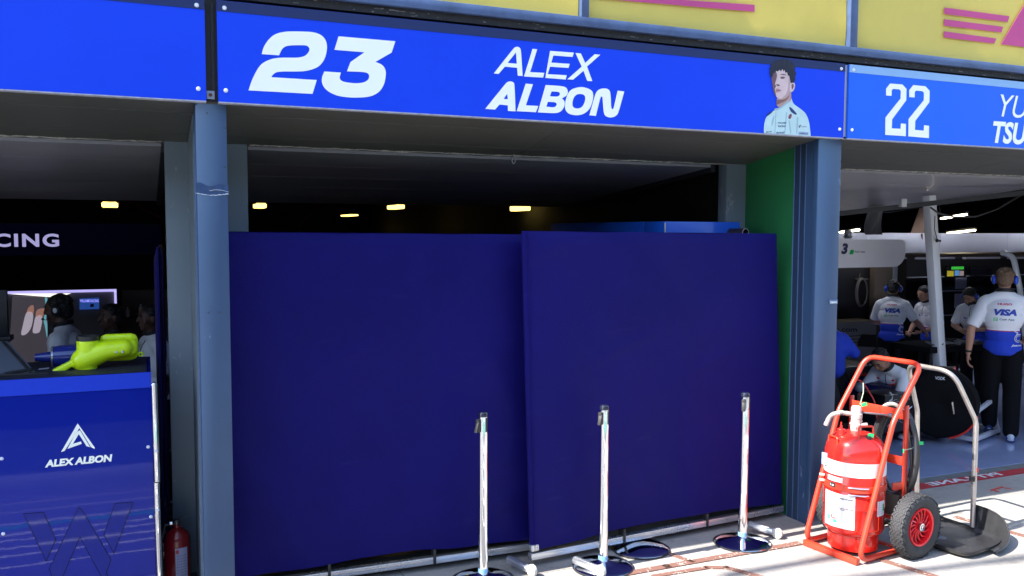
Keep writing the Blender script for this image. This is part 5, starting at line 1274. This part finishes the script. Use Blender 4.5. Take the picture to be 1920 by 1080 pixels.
mb.tube([cp(.02, -.18, zn+.028), cp(.12, .18, zn+.0)], .006, 6); mb.build('red_number', m_cred, rc)
MB().tube(fillet([at(1607, 712, Y=1.5), at(1618, 716, Y=1.5), at(1640, 752, Y=1.4), at(1646, 800, Y=1.35)], .2), .007, 8).build('red_hose', m_cred, rc)
def ctyre(c, ax, r, w_, name='tyre'):
    prof = [(.0, -w_*.8), (r*.6, -w_*.8), (r*.62, -w_), (r*.93, -w_), (r, -w_*.75), (r, w_*.75), (r*.93, w_), (r*.62, w_), (r*.6, w_*.8), (0, w_*.8)]
    tmp = MB().lathe(prof, (0, 0, 0), 'Y', 48); mb = MB(); mb.merge(tmp.bm, Matrix.Translation(c) @ Matrix.Rotation(math.atan2(ax.y, ax.x)-math.pi/2, 4, 'Z'))
    return mb.build(name, m_ctyre, rc, ang=40)
ctyre(cp(.75, .62, .33), cn, .33, .15); ctyre(cp(.75, -.62, .33), cn, .33, .15)
mb = MB()
for l in (.5, .95):
    for s in (-1, 1): mb.tube([cp(l, s*.2, .45), cp(.75, s*.5, .36)], .012, 6)
mb.build('suspension', m_carb, rc)
mb = MB(); mb.tube(fillet([cp(1.0, -.3, zn+.05), cp(1.1, -.28, zn+.22), cp(.75, 0, zn+.22), cp(1.1, .28, zn+.22), cp(1.0, .3, zn+.05)], .12), .022, 10); mb.build('halo', m_carb, rc)
mb = MB(); mb.sphere(at(1612, 726, Y=1.45), 1, (.05, .04, .045)); mb.build('mirror', mat('mirror_grey', (.12, .13, .15), .3), rc)
# bits of bodywork gleam: exposed machinery in front of the car
rr = random.Random(11)
for k in range(40):
    p = at(rr.uniform(1664, 1708), rr.uniform(735, 800), Y=1.32+rr.uniform(0, .06)); d = Vector((rr.uniform(-1, 1), rr.uniform(-.4, .4), rr.uniform(-1, 1))).normalized()*rr.uniform(.006, .022); MB().tube([p-d, p+d], rr.uniform(.002, .005), 6).build('fitting', m_alu, rc)
a = at(1660, 730, Y=1.40); b = at(1712, 850, Y=1.40); MB().box(a.x, b.x, 1.40, 1.7, .15, a.z-.06, .02).build('radiator_block', m_carb, rc)
# black wrapped tyre with red edge
wtr = thing('wrapped_tyre', at(1762, 815, Y=1.35), 'black wrapped race tyre with red edge standing on a white floor stand', 'tyre')
c = at(1763, 754, Y=1.40); dv = Vector((c.x-CAM.x, c.y-CAM.y, 0)).normalized()
prof = [(0, -.10), (.10, -.115), (.22, -.13), (.30, -.12), (.325, -.09), (.335, 0), (.325, .12), (.30, .16), (0, .16)]
tmp = MB().lathe(prof, (0, 0, 0), 'Y', 48); mb = MB(); mb.merge(tmp.bm, Matrix.Translation(c) @ Matrix.Rotation(math.atan2(dv.y, dv.x)-math.pi/2, 4, 'Z')); mb.build('wrapped_cover', mat('tyre_blanket', (.004, .004, .005), .8, spec=.15, bump=.5, bs=9), wtr, ang=40)
side = Vector((dv.y, -dv.x, 0))
MB().tube([c-dv*.12+(side*math.cos(t)+Vector((0, 0, 1))*math.sin(t))*.325 for t in [R(-75)+i*R(60)/8 for i in range(9)]], .009, 6).build('red_edge', m_cred, wtr)
mb = MB(); text_fit(mb, 'VODK', lambda u, v: c-dv*.142+side*(-.05+.085*u)+Vector((0, 0, .235+.03*v)), 0, 1, 0, 1, bold=.02); mb.build('cover_lettering', m_lab, wtr, fixn=False)
mb = MB(); mb.obox(c-dv*.145+side*.11+Vector((0, 0, -.02)), Vector((.25, 0, -.97)).normalized(), dv, Vector((.97, 0, .25)).normalized(), (.12, .004, .02)); mb.build('gleaming_buckle', m_alu, wtr)
bk = thing('black_case', c+Vector((0, .1, .335)), 'small black case with orange end on top of the wrapped tyre', 'case')
q = at(1770, 696, Y=1.52); mb = MB(); mb.obox(q, side, dv, Vector((0, 0, 1)), (.20, .16, .085), .02); mb.build('body', m_carb, bk)
MB().obox(q+side*.092, side, dv, Vector((0, 0, 1)), (.02, .164, .09), .008).build('orange_end', m_cred, bk)
lq = q-dv*.083; mb = MB()
pts_ = [lq+side*x+Vector((0, 0, z)) for x, z in ((-.07, -.025), (.055, -.025), (.07, .025), (-.06, .025))]; mb.tube(pts_, .003, 5, closed=True)
text_fit(mb, 'VCARB', lambda u, v: lq-dv*.001+side*(-.05+.10*u)+Vector((0, 0, -.012+.024*v)), 0, 1, 0, 1, bold=.03); mb.build('outlined_lettering', m_lab, bk)
fs = thing('floor_stand', at(1815, 815, Z=0), 'low white triangular floor stand under the wrapped tyre', 'stand')
mb = MB(); g_ = lambda px, py, z: at(px, py, Z=z)
a, b, c_, d_ = g_(1757, 812, .05), g_(1827, 824, .05), g_(1872, 806, .05), g_(1800, 790, .05)
for p, q in ((a, b), (b, c_), (c_, d_), (d_, a)): mb.bar(p, q, .04, .04, .004)
e1 = b+Vector((0, 0, .26)); e2 = e1+(c_-b)*.62+Vector((0, 0, .06)); mb.bar(b, e1, .035, .035, .003); mb.bar(e1, e2, .035, .035, .003); mb.bar(e2, c_, .03, .03, .003)
mb.build('frame', mat('stand_white', (.6, .6, .65), .35), fs)
for p in (a, b, c_, d_): MB().lathe([(.02, 0), (.02, .03)], (p.x, p.y, 0), 'Z', 12).build('rubber_foot', m_rub, fs)
# blue-sleeved figure by the post
js = thing('blue_sleeve', at(1585, 640, Y=2.0), 'bright blue sleeve of a figure just right of the blue post', 'jacket')
mb = MB(); mb.sphere(at(1570, 650, Y=2.0), 1, (.16, .12, .13)); capsule(mb, at(1578, 638, Y=2.0), at(1602, 662, Y=1.9), .08, .055); capsule(mb, at(1560, 640, Y=2.), at(1565, 690, Y=2.), .12, .10)
remesh(mb, .012, 'cloth', m_shb, js, smooth=3)
ks = thing('kit_trolley', (0, 0, 0), 'black kit trolley heaped with cables beside the blue post', 'trolley')
a = at(1560, 690, Y=2.1); b = at(1640, 800, Y=2.1); MB().box(a.x, b.x, 2.1, 2.6, .08, a.z, .02).build('body', m_carb, ks)
mb = MB()
for k in range(5): mb.tube([at(1600+8*k+20*math.cos(t), 690+30*math.sin(t), Y=2.05) for t in [i*math.pi/12 for i in range(-2, 12)]], .008, 6)
mb.build('cables', m_rub, ks)

# ================================================================== LEFT BAY
fn_ = thing('dark_fascia', (0, 0, 0), 'dark navy fascia with pale capital lettering across the left bay', 'fascia panel')
YF = 3.0
a = at(0, 418, Y=YF); b = at(303, 482, Y=YF); MB().box(-4.2, b.x, YF, YF+.06, b.z+.02, a.z, .004).build('board', mat('fascia_navy', (.003, .004, .032), .8, spec=.1), fn_)
p0_ = at(-78, 462, Y=YF-.002); p1_ = at(111, 462, Y=YF-.002); z1_ = at(60, 438, Y=YF-.002).z; z0_ = at(60, 463, Y=YF-.002).z
mb = MB(); text_fit(mb, 'RACING', lambda u, v: Vector((p0_.x+(p1_.x-p0_.x)*u, YF-.003, z0_+(z1_-z0_)*v)), 0, 1, 0, 1, bold=.03, spacing=1.15)
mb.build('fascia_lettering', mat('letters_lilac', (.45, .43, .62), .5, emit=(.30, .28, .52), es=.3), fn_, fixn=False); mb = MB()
w_r = p1_.x-p0_.x; text_fit(mb, 'WILLIAMS', lambda u, v: Vector((p0_.x-w_r*1.5+w_r*1.32*u, YF-.003, z0_+(z1_-z0_)*v)), 0, 1, 0, 1, bold=.03, spacing=1.15)
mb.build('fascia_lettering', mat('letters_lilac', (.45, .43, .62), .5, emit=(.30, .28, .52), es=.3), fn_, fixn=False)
bt = thing('pit_booth', (0, 0, 0), 'grey-walled booth with a lit edge strip behind the man in profile', 'booth')
YB2 = 4.2
zt2 = at(100, 549, Y=YB2).z
m_bw = mat('booth_wall', (.15, .145, .16), .6, var=.1, vs=1.)
xa, xb = at(15, 549, Y=YB2).x, at(214, 549, Y=YB2).x
MB().box(xa-1.6, xb, YB2, YB2+.06, 0, zt2, .003).build('back_panel', m_bw, bt)
m_led = mat('led_strip', (.8, .75, 1), .4, emit=(.42, .38, .8), es=.33)
MB().box(xa, xb+.02, YB2-.02, YB2-.001, zt2-.0, zt2+.022).build('lit_edge', m_led, bt)
MB().box(xb, xb+.02, YB2-.02, YB2-.001, zt2-.12, zt2-.001).build('lit_edge', m_led, bt)
f_ = fmap(0, 540, 6, YB2-.006)
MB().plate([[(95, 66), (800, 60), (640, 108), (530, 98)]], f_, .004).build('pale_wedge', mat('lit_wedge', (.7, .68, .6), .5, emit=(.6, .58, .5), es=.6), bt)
sc_ = thing('glow_poster', (0, 0, 0), 'large poster with two blurred pale orange-topped streaks, lamp light put in as a glow', 'screen')  # poster; the lamp light on it is put in as emission
f_ = fmap(0, 540, 6, YB2-.05)
MB().plate([[(140, 95), (530, 100), (535, 905), (90, 905)]], f_, .04).build('poster_panel', mat('lit_grey', (.05, .045, .055), .3, emit=(.10, .085, .11), es=.12), sc_)
f_ = fmap(0, 540, 6, YB2-.053)
m_ls = mat('lit_streak', (.3, .28, .33), .4, emit=(.32, .28, .34), es=.30); m_lo = mat('lit_streak_orange', (.3, .12, .08), .4, emit=(.26, .13, .10), es=.28)
for lp_, m_ in (([(300, 275), (370, 290), (355, 430), (300, 515), (240, 525), (255, 430)], m_ls), ([(405, 320), (475, 320), (455, 470), (430, 505), (370, 500), (380, 410)], m_ls), ([(325, 215), (375, 195), (375, 285), (305, 275)], m_lo), ([(420, 245), (500, 235), (480, 320), (405, 318)], m_lo)):
    MB().plate([smooth_loop(lp_)], f_, .002).build('lit_image', m_, sc_)
MB().plate([smooth_loop([(505, 110), (530, 110), (532, 250), (520, 330), (532, 420), (530, 560), (505, 430), (490, 350), (515, 250)])], f_, .002).build('lit_image', mat('lit_cyan', (.1, .3, .35), .4, emit=(.12, .36, .42), es=.25), sc_)
sg = thing('blue_wall_panel', (0, 0, 0), 'small blue lettered panel on the booth wall right of the man in profile', 'panel')
f_ = fmap(0, 540, 6, YB2-.02)
MB().plate([[(895, 120), (1115, 110), (1115, 235), (895, 243)]], f_, .015).build('panel', mat('lit_blue_panel', (.03, .1, .4), .4, emit=(.02, .07, .32), es=.2), sg)
f_ = fmap(0, 540, 6, YB2-.022)
mb = MB(); text_fit(mb, 'WILLIAMS RACING', lambda u, v: f_(u, v), 898, 1110, 160, 128, bold=.02); mb.build('panel_lettering', mat('lit_blue_text', (.3, .3, .7), .4, emit=(.2, .2, .6), es=.5), sg, fixn=False)
MB().plate([[(1015, 180), (1055, 178), (1055, 212), (1015, 215)]], f_, .001).build('emblem_square', m_rack, sg)
mon = thing('engineer_monitor', (0, 0, 0), 'black monitor backs at the far left edge above the sloped panel', 'monitor')
a = at(-40, 545, Y=1.4); b = at(16, 640, Y=1.4); MB().box(a.x, b.x, 1.4, 1.44, b.z+.02, a.z, .006).build('housing', m_rack, mon)
a = at(0, 634, Y=1.35); MB().box(a.x-.4, a.x+.06, 1.30, 1.45, a.z-.02, a.z+.01, .004).build('shelf', m_rack, mon); MB().box(a.x-.2, a.x-.15, 1.4, 1.44, 0, a.z).build('stand', m_rack, mon)
eq = thing('back_shelf', (0, 0, 0), 'dim shelf of small bottles and tools behind the pale-shirted man', 'shelf')
YQ = 4.6; a = at(228, 545, Y=YQ); b = at(320, 640, Y=YQ)
MB().box(a.x, b.x, YQ, YQ+.05, 0, a.z).build('back_panel', mat('shelf_back', (.12, .10, .08), .6), eq)
zs = at(260, 592, Y=YQ).z; MB().box(a.x, b.x, YQ-.15, YQ, zs-.012, zs).build('shelf', m_rack, eq)
rr = random.Random(5); x = a.x+.05
while x < b.x-.05:
    h_ = rr.uniform(.05, .12); MB().lathe([(.018, 0), (.018, h_*.7), (.008, h_*.8), (.008, h_)], (x, YQ-.08, zs), 'Z', 10).build('bottle', m_alu if rr.random() < .5 else m_lab, eq); x += rr.uniform(.06, .13)
gp_ = thing('green_cloth', (0, 0, 0), 'small bright green cloth hanging before the pale-shirted man', 'cloth')
p = at(279, 596, Y=2.6); mb = MB(); mb.sphere(p, 1, (.05, .02, .06)); mb.sphere(p+Vector((.02, 0, -.04)), 1, (.03, .02, .05)); remesh(mb, .008, 'cloth', mat('cloth_green', (.08, .30, .02), .7), gp_, smooth=2)
